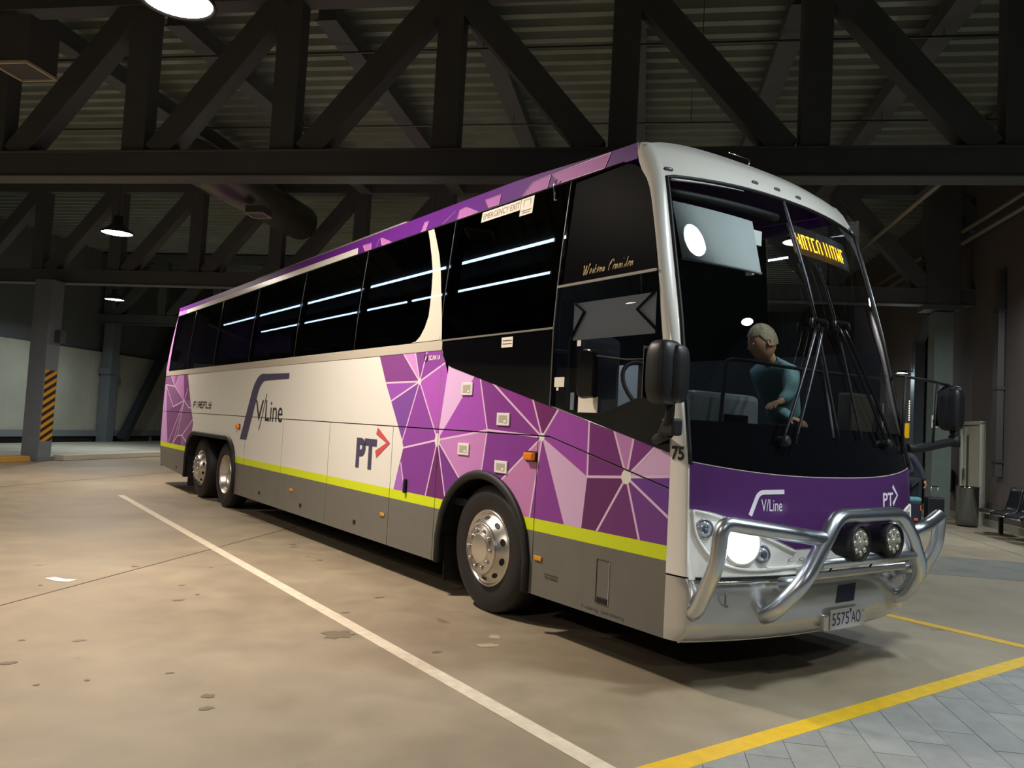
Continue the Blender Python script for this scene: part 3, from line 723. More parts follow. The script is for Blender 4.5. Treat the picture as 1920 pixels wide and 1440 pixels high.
# -------- side glazing
M_TINT = glass('tinted_glass', (.045, .047, .055), 1.45, gl=.5)
M_WSGLASS = glass('windscreen_glass', (.88, .91, .92), 1.5)
M_DRVGLASS = glass('driver_glass', (.84, .86, .92), 1.5)
def pane(name, poly, m, off=0.0, thick=.006, parent=BUS, fn=None):
    if norm_poly(poly) > 0: poly = poly[::-1]
    f = fn or (lambda p, t: Vector((sx(p[1]) - t, p[0], p[1])))
    return MB().prism(poly[::-1] if False else poly, f, off - thick, off).build(name, m, parent, fix=True)
JO = [2.79, 4.60, 6.40, 8.25, 10.10, 11.85, 13.28]
ZT = 3.285; ZB = 2.197
def glazing():
    for i in range(len(JO) - 1):
        y0, y1 = JO[i] + .004, JO[i + 1] - .004
        # split in height so that the pane follows the curved wall
        def fn(u, v, y0=y0, y1=y1):
            z = ZB + (ZT - ZB) * v; return Vector((sx(z) - .004, y0 + (y1 - y0) * (1 - u), z))
        p = MB().grid(fn, 1, 8).build('window_pane', M_TINT, BUS)
        # black printed border on the inside of the pane
        bd = MB()
        for (ya, yb, za, zb_) in ((y0, y0 + .06, ZB, ZT), (y1 - .19, y1, ZB, ZT), (y0, y1, ZB, ZB + .05), (y0, y1, ZT - .06, ZT)):
            bd.grid(lambda u, v: Vector((sx(za + (zb_ - za) * v) + .002, ya + (yb - ya) * (1 - u), za + (zb_ - za) * v)), 1, 6)
        bd.build('glass_border', M_BLACK, p)
    # rear-most corner glass and emergency exit window
    y0, y1 = 1.176, 2.782
    p = MB().grid(lambda u, v: Vector((sx(2.195 + (ZT - 2.195) * v) - .004, y0 + (y1 - y0) * (1 - u), 2.195 + (ZT - 2.195) * v)), 1, 8).build('emergency_window', M_TINT, BUS)
    bd = MB()
    for (ya, yb, za, zb_) in ((y0, y0 + .12, 2.195, ZT), (y1 - .20, y1, 2.195, ZT), (y0, y1, 2.195, 2.25), (y0, y1, ZT - .06, ZT)):
        bd.grid(lambda u, v: Vector((sx(za + (zb_ - za) * v) + .002, ya + (yb - ya) * (1 - u), za + (zb_ - za) * v)), 1, 6)
    bd.build('glass_border', M_BLACK, p)
    # black panel under it
    pane('black_side_panel', [(1.168, 2.178), (2.735, 2.178), (2.73, 2.11), (2.689, 2.022), (2.64, 1.975), (2.56, 1.945), (1.168, 1.624)], M_BLACK, .005, .012)
    # panel over the driver's window, rounded to the front
    top = [(.66, 3.285), (.58, 3.272), (.51, 3.245), (.465, 3.215)]
    poly = [(1.166, 2.492), (1.166, 3.285)] + top + [(ips(ZS, z, 1, .04) + .002, z) for z in (3.17, 3.1, 3.0, 2.9, 2.8, 2.7, 2.6, 2.492)]
    def curved(name, poly, m, off=.005, parent=BUS, n=10):
        za, zb_ = min(p[1] for p in poly), max(p[1] for p in poly); mb = MB()
        for i in range(n):
            a, b_ = za + (zb_ - za) * i / n, za + (zb_ - za) * (i + 1) / n
            # row cells; the outline is star-shaped enough for clipping by a band
            pl = clip(poly, [(-1, a), (14, a), (14, b_), (-1, b_)])
            if pl:
                if norm_poly(pl) > 0: pl = pl[::-1]
                mb.add([(sx(z) - off + .022 * (y - .19), y, z) for y, z in pl], [tuple(range(len(pl)))])
        return mb.build(name, m, parent)
    curved('driver_upper_panel', poly, mat('black_satin', '060608', .42, spec=.008))
    gl = [(1.158, 2.478), (.186, 2.478), (.155, 2.36), (.11, 2.05), (.072, 1.78), (.25, 1.70), (.72, 1.55), (1.0, 1.60), (1.158, 1.66)]
    curved('driver_window', gl, M_DRVGLASS, .004)
    low = MB()
    for cell in ([(1.158, 1.62), (1.158, 1.66), (1.0, 1.60), (1.0, 1.584)], [(1.0, 1.584), (1.0, 1.60), (.72, 1.55), (.72, 1.521)], [(.72, 1.521), (.72, 1.55), (.25, 1.70), (.25, 1.415)], [(.25, 1.415), (.25, 1.70), (.072, 1.78), (.02, 1.70), (.003, 1.358)]):
        if norm_poly(cell) > 0: cell = cell[::-1]
        low.add([(-.005 + .022 * (y - .19), y, z) for y, z in cell], [tuple(range(len(cell)))])
    low.build('driver_lower_panel', M_BLACK, BUS)
    ms = mat('window_strip', '8c8880', .4, .4)
    s_ = MB(); s_.beam((-.009, 1.165, 2.186), (-.009, 2.74, 2.186), .012, .014); s_.build('window_strip', ms, BUS)
    s_ = MB(); s_.beam((sx(2.485) - .009, .188, 2.485), (sx(2.485) - .009, 1.165, 2.485), .012, .018); s_.build('window_strip', ms, BUS)
    s_ = MB(); s_.tube([(sx(z) - .006, 1.171, z) for z in (1.625, 2.2, 2.5, 2.8, 3.1, 3.28)], .0055, 6); s_.build('window_strip', ms, BUS)
    for j in JO[:-1]:
        MB().tube([(sx(z) - .004, j, z) for z in (ZB, 2.5, 2.8, 3.1, ZT)], .004, 6).build('window_seal', mat('seal_grey', '4a4a50', .4), BUS)
    # white sweep printed on the glass (perforated film: lamps inside shine through a little)
    mf = bpy.data.materials.new('perforated_film'); mf.use_nodes = True; nt = mf.node_tree; p_ = nt.nodes['Principled BSDF']
    p_.inputs['Base Color'].default_value = hx('dcd6c6'); p_.inputs['Roughness'].default_value = .4; p_.inputs['Alpha'].default_value = .86
    Lf = [(3.295, 3.284), (3.22, 3.16), (3.143, 3.008), (3.075, 2.85), (3.048, 2.689), (3.035, 2.55), (3.035, 2.43), (3.08, 2.33), (3.15, 2.25), (3.23, 2.205), (3.32, 2.197)]
    Rt = [(3.185, 3.284), (3.10, 3.16), (3.00, 3.0), (2.93, 2.85), (2.88, 2.689), (2.835, 2.55), (2.80, 2.43), (2.775, 2.33), (2.76, 2.25), (2.755, 2.205), (2.755, 2.197)]
    mb = MB(); n = len(Lf)
    mb.add([(sx(z) - .0065, y, z) for y, z in Lf] + [(sx(z) - .0065, y, z) for y, z in Rt], [(i, n + i, n + i + 1, i + 1) for i in range(n - 1)])
    mb.build('white_sweep', mf, BUS)
glazing()
# far side: plain mirrored wall
def far_side():
    b = MB(); b.box(2.48, 2.5, .05, 1.33, .28, 1.35); b.box(2.48, 2.5, 2.64, 8.53, .28, 2.2); b.box(2.48, 2.5, 8.53, 11.47, 1.09, 2.2); b.box(2.48, 2.5, 11.47, 13.5, .33, 2.2); b.box(2.48, 2.5, 1.33, 2.64, 1.09, 2.2); b.box(2.48, 2.5, .1, 1.33, 1.35, 1.8)
    b.build('far_side_wall', M_WHITE, BUS)
    for i in range(len(JO) - 1):
        y0, y1 = JO[i] + .004, JO[i + 1] - .004
        MB().grid(lambda u, v: Vector((2.5 - sx(2.2 + 1.085 * v) + .004, y0 + (y1 - y0) * u, 2.2 + 1.085 * v)), 1, 8).build('window_pane', mat('lining_dark', '060607', .95, spec=.1), BUS)
    MB().grid(lambda u, v: Vector((2.5 - sx(2.2 + 1.085 * v) + .004, 1.2 + 1.58 * u, 2.2 + 1.085 * v)), 1, 8).build('window_pane', mat('lining_dark', '060607', .95, spec=.1), BUS)
    dr = MB().grid(lambda u, v: Vector((2.5 - sx(1.8 + 1.485 * v) + .004, .30 + .88 * u, 1.8 + 1.485 * v)), 1, 8); dr.build('passenger_door', M_DRVGLASS, BUS)
far_side()
# -------- roof and cant rail
def roof():
    xs = [sx(3.43) + (2.5 - 2 * sx(3.43)) * i / 40 for i in range(41)]
    mpu = COLS[pc('4c1f5e')]
    def sec(y):
        k = 0 if y < 12.2 else ((y - 12.2) / 1.3) ** 2 * .10
        return [Vector((x, y, zr(x) - k + rise(y))) for x in xs]
    ys = [.44, .7, 1, 1.4, 1.8, 2.2, 3, 4.2, 6, 8, 10, 12, 12.5, 13.0, 13.3]
    mb = MB(); S_ = []
    for y in ys: S_ += [tuple(p if y > .5 else Vector((p.x, max(.40, fy(p.x, p.z)), p.z))) for p in sec(y)]
    n = len(xs); fs = []; mi = []
    for j in range(len(ys) - 1):
        for i in range(n - 1): fs.append((j * n + i, j * n + i + 1, (j + 1) * n + i + 1, (j + 1) * n + i))
    mb.add(S_, fs, 0, True)
    mb.build('roof', mpu, BUS, fix=True)
    # cant rail panels with the livery
    for sgn in (1, -1):
        def g(u, v):
            y = .50 + 12.8 * u ** 2; z = 3.287 + (3.405 + rise(y) - 3.287) * v
            x = sx(z); return Vector((x if sgn > 0 else 2.5 - x, y, z))
        MB().grid(g, 24, 4, flip=(sgn > 0)).build('cant_rail', COLS[pc('5a2170')], BUS)
    def dec(name, polys, m, off=.0015):
        mb = MB()
        for pl in polys:
            if norm_poly(pl) > 0: pl = pl[::-1]
            mb.add([(sx(z) - off, y, z) for y, z in pl], [tuple(range(len(pl)))])
        return mb.build(name, m, BUS)
    dec('roof_strip', [[(4.90, 3.292), (12.67, 3.292), (12.70, 3.372), (4.92, 3.372)]], M_WHITE)
    pk = COLS[pc('a8649c')]
    shapes = [[(1.427, 3.397), (1.33, 3.30), (.823, 3.296), (.774, 3.40)], [(1.794, 3.30), (1.672, 3.391), (1.447, 3.399), (1.468, 3.298)], [(2.346, 3.386), (2.109, 3.387), (2.119, 3.30), (2.279, 3.305)],
              [(2.781, 3.295), (2.762, 3.379), (2.655, 3.387), (2.429, 3.298)], [(3.442, 3.298), (3.403, 3.384), (3.317, 3.384), (3.352, 3.295)], [(4.79, 3.379), (4.583, 3.371), (4.563, 3.298), (4.704, 3.298)], [(4.289, 3.296), (4.35, 3.385), (4.324, 3.387), (4.055, 3.295)],
              [(13.29, 3.292), (12.72, 3.292), (12.74, 3.38), (13.29, 3.38)]]
    for sh in shapes: dec('livery_shape', [sh], pk)
    segs = [list(zip(s_, s_[1:] + s_[:1])) for s_ in shapes[:-1]] + [[((3.039, 3.30), (2.833, 3.385))], [((4.436, 3.298), (4.39, 3.385))]]
    for sg in segs:
        for p, r in sg:
            MB().beam((sx(p[1]) - .002, p[0], p[1]), (sx(r[1]) - .002, r[0], r[1]), .002, .007, up=(1, 0, 0)).build('livery_outline', COLS['lilac'], BUS)
    MB().tube([(sx(3.287) - .006, y, 3.287) for y in (.62, 3, 6, 9, 13.28)], .007, 6).build('gutter', M_BLACKM, BUS)
    pod = MB().box(.42, 2.08, 4.45, 9.7, 3.50, 3.68); pod.build('roof_pod', M_WHITE, BUS, bevel=.09, seg=4)
    MB().tube([(.8, .95, 3.49), (.82, .98, 3.72)], [.006, .002], 6).build('aerial', M_BLACKM, BUS)
    a = MB(); a.tube([(1.25, .5, 3.49), (1.25, .5, 3.56)], .006, 6); a.tube([(1.25, .5, 3.56), (1.02, .5, 3.555)], .004, 6); a.build('roof_aerial', M_CHROME, BUS)
roof()
# -------- rear wall and rear corner
def rear():
    RZ = [(.34, 13.40), (.8, 13.58), (1.4, 13.60), (2.1, 13.54), (2.7, 13.44), (3.2, 13.32), (3.38, 13.26), (3.46, 13.1)]
    def g(u, v):
        z = .34 + (3.46 - .34) * v; e = sx(z); x = e + (2.5 - 2 * e) * u; t = abs(u - .5) * 2
        return Vector((x, ip(RZ, z) + .10 * (1 - t ** 4) , z))
    MB().grid(g, 16, 20).build('rear_wall', COLS[pc('81587d')], BUS, fix=True)
    mb = MB(); zs = [2.19 + (3.40 - 2.19) * i / 8 for i in range(9)]
    mb.add([(sx(z) - .003, 13.285 if z < 3.3 else 13.25, z) for z in zs] + [(sx(z) - .001, ip(RZ, z), z) for z in zs], [(i, i + 1, 9 + i + 1, 9 + i) for i in range(8)])
    mb.build('rear_corner_post', COLS[pc('b078a8')], BUS)
rear()

# -------- front end
def ztop(x):
    t = abs(x - 1.25) / 1.09; return 3.135 + .05 * (1 - min(t, 1.0) ** 2)
def zbot(x):   # lower edge of the black glass
    t = (x - 1.25) / 1.23; return 1.245 + .075 * abs(t) ** 2.5
def xg(z): return ips(ZG, z, 1)
def front():
    # windscreen halves
    for s_ in (0, 1):
        def g(u, v):
            # u 0..1 across the half, v 0..1 up
            xe = xg(3.13) if v > .99 else None
            z = 1.56 + v * (3.13 - 1.56)
            x0 = xg(z) + .012; x = x0 + (1.247 - x0) * u
            z = 1.56 + v * (ztop(x) - .006 - 1.56)
            x0 = xg(z) + .012; x = x0 + (1.247 - x0) * u
            if s_: x = 2.5 - x
            return FP(x, z)
        MB().grid(g, 18, 20, flip=bool(s_)).build('windscreen', M_WSGLASS, BUS)
    # dark band under the clear glass
    def gb(u, v):
        x = .035 + 2.43 * u; z = zbot(x) + v * (1.56 - zbot(x)); return FP(x, z)
    MB().grid(gb, 40, 6).build('lower_glass_band', M_BLACK, BUS)
    # rubber gasket around the screen and down the middle
    top = [FP(.165 + 2.17 * i / 40, ztop(.165 + 2.17 * i / 40), -.004) for i in range(41)]
    left = [FP(xg(z) + .006, z, -.003) for z in [1.30 + i * (3.13 - 1.30) / 24 for i in range(25)]]
    MB().tube(left + top[1:-1] + [mx(p) for p in left[::-1]], .013, 8).build('windscreen_gasket', M_BLACKM, BUS)
    MB().tube([FP(1.25, 1.5 + i * (ztop(1.25) - 1.5) / 20, -.002) for i in range(21)], .009, 8).build('centre_gasket', mat('gasket_grey', '55565c', .4), BUS)
    # bright strip along the near top edge
    MB().tube([FP(.19 + .62 * i / 14, ztop(.19 + .62 * i / 14) - .022, -.004) for i in range(15)], [.009 - .0006 * i * .8 for i in range(15)], 6).build('top_strip', mat('strip_pale', 'c7c8cc', .3), BUS)
    # white header above the screen
    def gh(u, v):
        x = .15 + 2.2 * u; z0 = ztop(x) + .004; z1 = zr(x); z = z0 + (z1 - z0) * v
        return Vector((x, fy(x, z), z))
    MB().grid(gh, 44, 10).build('header_panel', M_WHITE, BUS)
    # roof front lip joins header and roof
    def gl(u, v):
        x = .15 + 2.2 * u; z1 = zr(x); y0 = fy(x, z1); return Vector((x, y0 + (.62 - y0) * v if y0 < .62 else y0, z1 + .012 * math.sin(math.pi * v)))
    MB().grid(gl, 44, 3).build('roof_lip', M_WHITE, BUS)
    # white corner pillars
    for s_ in (0, 1):
        def gc(u, v):
            z = .655 + (3.40 - .655) * v
            a = Vector((sx(z) - .001, ips(ZS, z, 1, .04), z)); b = Vector((xg(z) + .0, ips(ZG, z, 2), z))
            k = Vector((a.x + .004, b.y - .005 + .3 * (a.y - b.y) * 0, z)); k.x = a.x - .002 + .1 * (b.x - a.x)
            p = a * (1 - u) ** 2 + k * 2 * u * (1 - u) + b * u * u
            return mx(p) if s_ else p
        MB().grid(gc, 10, 40, flip=bool(s_)).build('corner_pillar', M_WHITE, BUS)
    # lower mask, white, with the purple panel on it
    def gm(u, v):
        x = .02 + 2.46 * u; z = .64 + (zbot(x) - .64) * v; return FP(x, z)
    MB().grid(gm, 48, 14).build('front_mask', M_WHITE, BUS)
    def on_mask(name, polys, m, off, w=.06, parent=BUS):
        mb = MB()
        for pl in polys:
            x = -.1
            while x < 2.6:
                c = clip(pl, [(x, 0), (x + w, 0), (x + w, 4), (x, 4)])
                if c:
                    zs = [p[1] for p in c]
                    for k in range(8):
                        z0 = .2 + k * .2; c2 = clip(c, [(x - 1, z0), (x + 1, z0), (x + 1, z0 + .2), (x - 1, z0 + .2)])
                        if c2:
                            if norm_poly(c2) < 0: c2 = c2[::-1]
                            mb.add([FP(p[0], p[1], -off) for p in c2], [tuple(range(len(c2)))], 0, True)
                x += w
        return mb.build(name, m, parent)
    lowb = [(.025, 1.045), (.16, 1.03), (.295, .992), (.46, .93), (.66, .855), (.80, .805)]
    pur = lowb + [(2.5 - x, z) for x, z in lowb[::-1]] + [(2.5 - (.03 + i * .0), zbot(.03) - .004) for i in range(1)]
    pur += [(2.47 - 2.44 * i / 24, zbot(2.47 - 2.44 * i / 24) - .004) for i in range(25)]
    # concave outline: cut in columns
    cols = []
    N = 60
    def low(x):
        xx = min(x, 2.5 - x)
        return ip([(a, b) for a, b in lowb], xx)
    for i in range(N):
        xa, xb = .025 + 2.45 * i / N, .025 + 2.45 * (i + 1) / N
        cols.append([(xa, low(xa)), (xb, low(xb)), (xb, zbot(xb) - .004), (xa, zbot(xa) - .004)])
    on_mask('purple_front_panel', cols, M_PURPLE, .004)
    # highlight lip of the lamp surround, both sides
    lip = [(.045, 1.035), (.055, .93), (.09, .85), (.16, .77), (.27, .715), (.42, .69), (.60, .69), (.80, .70)]
    L1 = [FP(x, z, -.004) for x, z in lip]
    tp = [(.045, 1.035), (.16, 1.012), (.295, .972), (.46, .91), (.66, .835), (.80, .785)]
    L2 = [FP(x, z, -.004) for x, z in tp]
    for s_ in (0, 1):
        MB().tube(catmull([mx(p) if s_ else p for p in L1], 5), .011, 8).build('lamp_surround_lip', M_WHITE, BUS)
        MB().tube(catmull([mx(p) if s_ else p for p in L2], 5), .009, 8).build('lamp_surround_lip', M_WHITE, BUS)
    MB().tube([FP(.55 + 1.4 * i / 24, .695, -.004) for i in range(25)], .011, 8).build('grille_lip', M_WHITE, BUS)
    MB().tube([FP(.06 + 2.38 * i / 40, .648, -.0045) for i in range(41)], .008, 6).build('mask_gap', M_BLACKM, BUS)
    # marker lamps in the header
    mm = mat('marker_lens', '5f6068', .15)
    for x, z in ((.20, 3.192), (2.30, 3.192), (.997, 3.268), (1.25, 3.275), (1.503, 3.268)):
        pth = [FP(x - .032 + .064 * i / 6, z, -.004) for i in range(7)]
        o = MB().tube(pth, [.008, .013, .014, .014, .014, .013, .008], 10, flat=((0, 1, 0), .6)).build('marker_lamp', mm, BUS)
    # bumper
    BZ = [(.275, .06), (.30, .02), (.36, -.005), (.50, 0.0), (.60, 0.0), (.645, .012)]
    def bum(u, v):
        z = .275 + (.645 - .275) * v; ins = ip(BZ, z)
        if u < .12:
            k = u / .12; a = Vector((0.0, .0, z)); c = Vector((.02, ips(ZG, z, 2) , z)); m_ = Vector((0.0, c.y, z))
            p = a * (1 - k) ** 2 + m_ * 2 * k * (1 - k) + c * k * k
            p.x += ins * .5 * k; p.y += ins * k; return p
        if u > .88: p = bum(1 - u, v); return mx(p)
        x = .02 + 2.46 * (u - .12) / .76; p = FP(x, z); p.y += ins
        p.x = 1.25 + (p.x - 1.25) * (1 - .4 * ins * .0); return p
    MB().grid(bum, 60, 12).build('bumper', M_BUMPER, BUS)
    MB().tube([bum(i / 60, .0) + Vector((0, .01, 0)) for i in range(5, 56)], .010, 8).build('bumper_lip', M_BUMPER, BUS)
    MB().tube([FP(.1 + 2.3 * i / 40, .622, -.006) for i in range(41)], .010, 8).build('bumper_edge', M_CHROME, BUS)
    on_mask('sensor_panel', [[(1.137, .462), (1.338, .464), (1.376, .572), (1.176, .568)]], mat('sensor_blue', '171c30', .3), .006)
    for x in (.252, 2.248):
        c = FP(x, .532, -.004)
        MB().tube([c + Vector((.045 * math.cos(k * math.pi / 12), .02 * math.cos(k * math.pi / 12), .045 * math.sin(k * math.pi / 12))) for k in range(24)], .005, 6, closed=True).build('tow_cover_ring', mat('ring_grey', '73736e', .4), BUS)
    # number plate
    pl = MB().box(1.045, 1.405, -.412, -.404, .303, .432); pl = pl.build('number_plate', mat('plate_white', 'b9b7ae', .45), BUS, bevel=.006)
    text_on('plate_digits', '5575', lambda u, v: Vector((1.062 + u, -.4135, v)), 0, .185, .332, .408, mat('plate_ink', '22306a', .5), pl)
    text_on('plate_letters', 'AO', lambda u, v: Vector((1.272 + u, -.4135, v)), 0, .105, .332, .408, mat('plate_ink', '22306a', .5), pl)
    MB().ngon([(1.248, -.4135, .425), (1.276, -.4135, .425), (1.262, -.4135, .392)]).build('plate_emblem', mat('plate_ink', '22306a', .5), pl)
    br = MB().box(1.0, 1.45, -.404, -.36, .30, .40); br.build('plate_bracket', M_BUMPER, BUS, bevel=.01)
    # head lamps
    mglow = mat('headlamp_glow', 'ffffff', .2, emit=(.82, .94, 1.0), estr=26)
    moff = M_LENS
    for s_ in (0, 1):
        for (x, z, r, nm, on) in ((.118, .929, .052, 'indicator_lamp', 0), (.37, .848, .115, 'head_lamp', 1), (.525, .778, .05, 'driving_lamp', 0)):
            c = FP(x, z, -.002); ax = Vector((-.35 * (1.25 - x), -1, .06)).normalized()
            if s_: c = mx(c); ax.x = -ax.x
            lit = on and not s_
            p = MB().lathe([(r * 1.16, -.03), (r * 1.16, .006), (r * 1.08, .012), (r, .008), (r * .98, .0)], c, ax, 28).build(nm, M_WHITE if on else mat('lamp_bezel', '9a9ca4', .25, .5), BUS)
            MB().lathe([(r * .99, .0), (r * .8, .010), (r * .45, .018), (.0001, .020)], c, ax, 28).build('lens', mglow if lit else moff, p)
            if not on: MB().lathe([(r * .45, .02), (r * .3, .026), (.0001, .027)], c, ax, 16).build('bulb', mat('bulb_dark', '5c6270', .1, .5), p)
    text_on('maker_letters', 'C  O', lambda u, v: FP(.735 + u, v, -.008), 0, .15, .728, .752, mat('letter_grey', '8d9094', .3, .3), BUS)
front()
# logos on the front
def on_front(off): return lambda u, v: FP(u, v, -off)
def logo_stroke(name, pts, w, fn, m, n=1):
    """flat bent bar made of quads along a centre line"""
    mb = MB(); P2 = [Vector((p[0], p[1], 0)) for p in pts]; L = []
    for i in range(len(P2)):
        a = P2[max(i - 1, 0)]; b = P2[min(i + 1, len(P2) - 1)]; d = (b - a).normalized(); nrm = Vector((-d.y, d.x, 0))
        L.append((P2[i] + nrm * w / 2, P2[i] - nrm * w / 2))
    for (a, b), (c, d) in zip(L[:-1], L[1:]):
        mb.add([fn(q.x, q.y) for q in (b, d, c, a)], [(0, 1, 2, 3)])
    return mb.build(name, m, BUS)
ff = on_front(.0065)
fl = fillet([(.43, 1.01, 0), (.497, 1.148, 0), (.705, 1.153, 0)], .04, 6)
logo_stroke('line_logo_bar', [(p.x, p.y) for p in fl], .028, ff, M_STRIPW)
text_on('line_logo_text', 'V/Line', ff, .515, .685, 1.035, 1.108, M_STRIPW, BUS)
text_on('transport_logo_text', 'PT', ff, 1.835, 2.015, 1.045, 1.14, M_STRIPW, BUS, bold=.02)
logo_stroke('transport_logo_arrow', [(2.01, 1.185), (2.105, 1.118), (2.01, 1.055)], .03, ff, M_STRIPW)
text_on('fleet_number', '75', lambda u, v: Vector((.002 - .010, -.005 - u, v)) if False else Vector((-.006 + max(0, (u - .05)) * .08, .0 - u, v)), .012, .105, 1.318, 1.40, M_INK, BUS, bold=.03)

# -------- lettering on the side
def SF(off): return lambda u, v: Vector((sx(v) - off, -u, v))
sf = SF(.004)
text_on('transport_logo_text', 'PT', sf, -4.385, -3.915, .958, 1.266, M_NAVY, BUS, bold=.045)
logo_stroke('transport_logo_arrow', [(-3.925, 1.352), (-3.665, 1.242), (-3.925, 1.118)], .075, sf, M_RED)
fl = fillet([(-8.25, 1.075, 0), (-7.73, 1.958, 0), (-6.525, 1.958, 0)], .28, 8)
mb = MB(); inner = []; outer = []
for i, p in enumerate(fl):
    a = fl[max(i - 1, 0)]; b_ = fl[min(i + 1, len(fl) - 1)]; d = (b_ - a).normalized(); nrm = Vector((-d.y, d.x, 0))
    w = .15 * (1 - i / len(fl)) + .036 if False else (.125 if i < 2 else .125 + (.036 - .125) * min(1, (i - 1) / 9))
    inner.append(p - nrm * w); outer.append(p + nrm * w)
n = len(fl)
inner[0] = Vector((-8.10, 1.078, 0)); outer[0] = Vector((-8.40, 1.076, 0))
mb.add([sf(q.x, q.y) for q in inner] + [sf(q.x, q.y) for q in outer], [(i, i + 1, n + i + 1, n + i) for i in range(n - 1)])
mb.build('line_logo_bar', M_NAVY, BUS)
text_on('line_logo_text', 'V', sf, -7.78, -7.44, 1.36, 1.645, M_INK, BUS)
logo_stroke('line_logo_slash', [(-7.58, 1.235), (-7.46, 1.45), (-7.34, 1.735)], .022, sf, M_INK)
text_on('line_logo_text', 'Line', sf, -7.35, -6.68, 1.362, 1.645, M_INK, BUS)
def seglogo(name, word, x0, x1, z0, z1, fn, m, slant=.25, w=.012):
    G = {'F': [[(0, 0), (0, 1), (1, 1)], [(0, .5), (.75, .5)]], 'I': [[(.5, 0), (.5, 1)]], 'R': [[(0, 0), (0, 1), (.85, 1), (1, .85), (1, .55), (0, .5)], [(.55, .5), (1, .0)]],
         'E': [[(1, 0), (0, 0), (0, 1), (1, 1)], [(0, .5), (.75, .5)]], 'L': [[(0, 1), (0, 0), (.9, 0)]], 'Y': [[(0, 1), (0, .5), (1, .5)], [(1, 1), (1, 0), (.15, 0)]],
         'S': [[(1, 1), (.1, 1), (0, .8), (.1, .55), (.9, .45), (1, .2), (.9, 0), (0, 0)]], 'C': [[(1, 1), (.1, 1), (0, .8), (0, .2), (.1, 0), (1, 0)]], 'A': [[(0, 0), (.4, 1), (.6, 1), (1, 0)], [(.2, .35), (.8, .35)]], 'N': [[(0, 0), (0, 1), (1, 0), (1, 1)]]}
    cw = (x1 - x0) / len(word); H = z1 - z0; mb = MB()
    for i, ch in enumerate(word):
        for st in G[ch]:
            P2 = [Vector((x0 + i * cw + p[0] * cw * .72 + p[1] * H * slant, z0 + p[1] * H, 0)) for p in st]
            for a, b in zip(P2[:-1], P2[1:]):
                d = (b - a).normalized(); nn = Vector((-d.y, d.x, 0)) * w / 2; e = d * w / 2
                mb.add([fn(q.x, q.y) - Vector((len(mb.f) * 2e-5, 0, 0)) for q in (a - nn - e, b - nn + e, b + nn + e, a + nn - e)], [(0, 1, 2, 3)])
    return mb.build(name, m, BUS)
seglogo('model_name', 'FIREFLY', -11.2, -10.05, 1.51, 1.603, sf, M_INK, .35, .022)
seglogo('maker_name', 'SCANIA', -2.965, -2.757, 2.025, 2.058, sf, M_LABEL, 0, .007)
MB().tube([(-.004, 3.02 + .03 * math.cos(k * math.pi / 10), 2.045 + .03 * math.sin(k * math.pi / 10)) for k in range(20)], .004, 5, closed=True).build('maker_badge', M_INK, BUS)
# handwritten line over the driver's window
def script_line():
    L = {'W': [[(0, .9), (.1, 1.0), (.14, .5), (.18, 0), (.42, 1.0), (.44, .4), (.5, 0), (.8, 1.05), (.9, .95)]],
         'e': [[(0, .25), (.22, .4), (.2, .55), (.08, .5), (.05, .2), (.15, 0), (.35, .2)]], 's': [[(0, .1), (.15, .5), (.22, .2), (.1, 0), (.0, .08)], [(.1, 0), (.32, .2)]],
         't': [[(.05, .95), (.0, .2), (.1, 0), (.28, .2)], [(-.06, .6), (.2, .62)]], 'r': [[(0, 0), (.06, .5), (.12, .42), (.22, .5), (.2, .15), (.28, 0), (.38, .2)]],
         'n': [[(0, .5), (.04, 0), (.18, .5), (.22, .1), (.3, 0), (.42, .2)]], 'm': [[(0, .5), (.04, 0), (.15, .5), (.18, 0), (.3, .5), (.33, .1), (.4, 0), (.52, .2)]],
         'C': [[(.62, .85), (.5, 1.05), (.2, .9), (.06, .4), (.2, 0), (.5, .12)], [(.3, .95), (.24, .7)]], 'o': [[(.24, .45), (.12, .52), (.02, .25), (.1, .0), (.22, .06), (.28, .33), (.2, .52), (.38, .42)]],
         'i': [[(0, .5), (0, .1), (.08, 0), (.24, .2)], [(.07, .78), (.08, .8), (.1, .8)]], 'd': [[(.22, .45), (.08, .45), (.02, .15), (.1, 0), (.24, .3), (.34, 1.05), (.24, .2), (.32, 0), (.44, .2)]]}
    adv = {'W': .98, 'e': .36, 's': .34, 't': .3, 'r': .4, 'n': .44, 'm': .54, 'C': .6, 'o': .36, 'i': .25, 'd': .46, ' ': .3}
    word = 'Western Corridor'; tot = sum(adv[c] for c in word); x = 0; mb = MB()
    for ch in word:
        for st in L.get(ch, []):
            ky = 1.22 if ch in 'esrnmoi' else 1.0
            P2 = catmull([(p[0] + x + p[1] * ky * .25, p[1] * ky, 0) for p in st], 5)
            pts = [Vector((sx(2.58) - .0075 + .022 * (.745 - q.x / tot * .52), .935 - q.x / tot * .52, 2.522 + q.y * .085)) for q in P2]
            mb.tube(pts, 0.0036 if ch in 'WC' else .0031, 5, flat=((1, 0, 0), .2))
        x += adv[ch]
    mb.build('route_name', mat('gold_script', 'd9bd84', .5), BUS)
script_line()
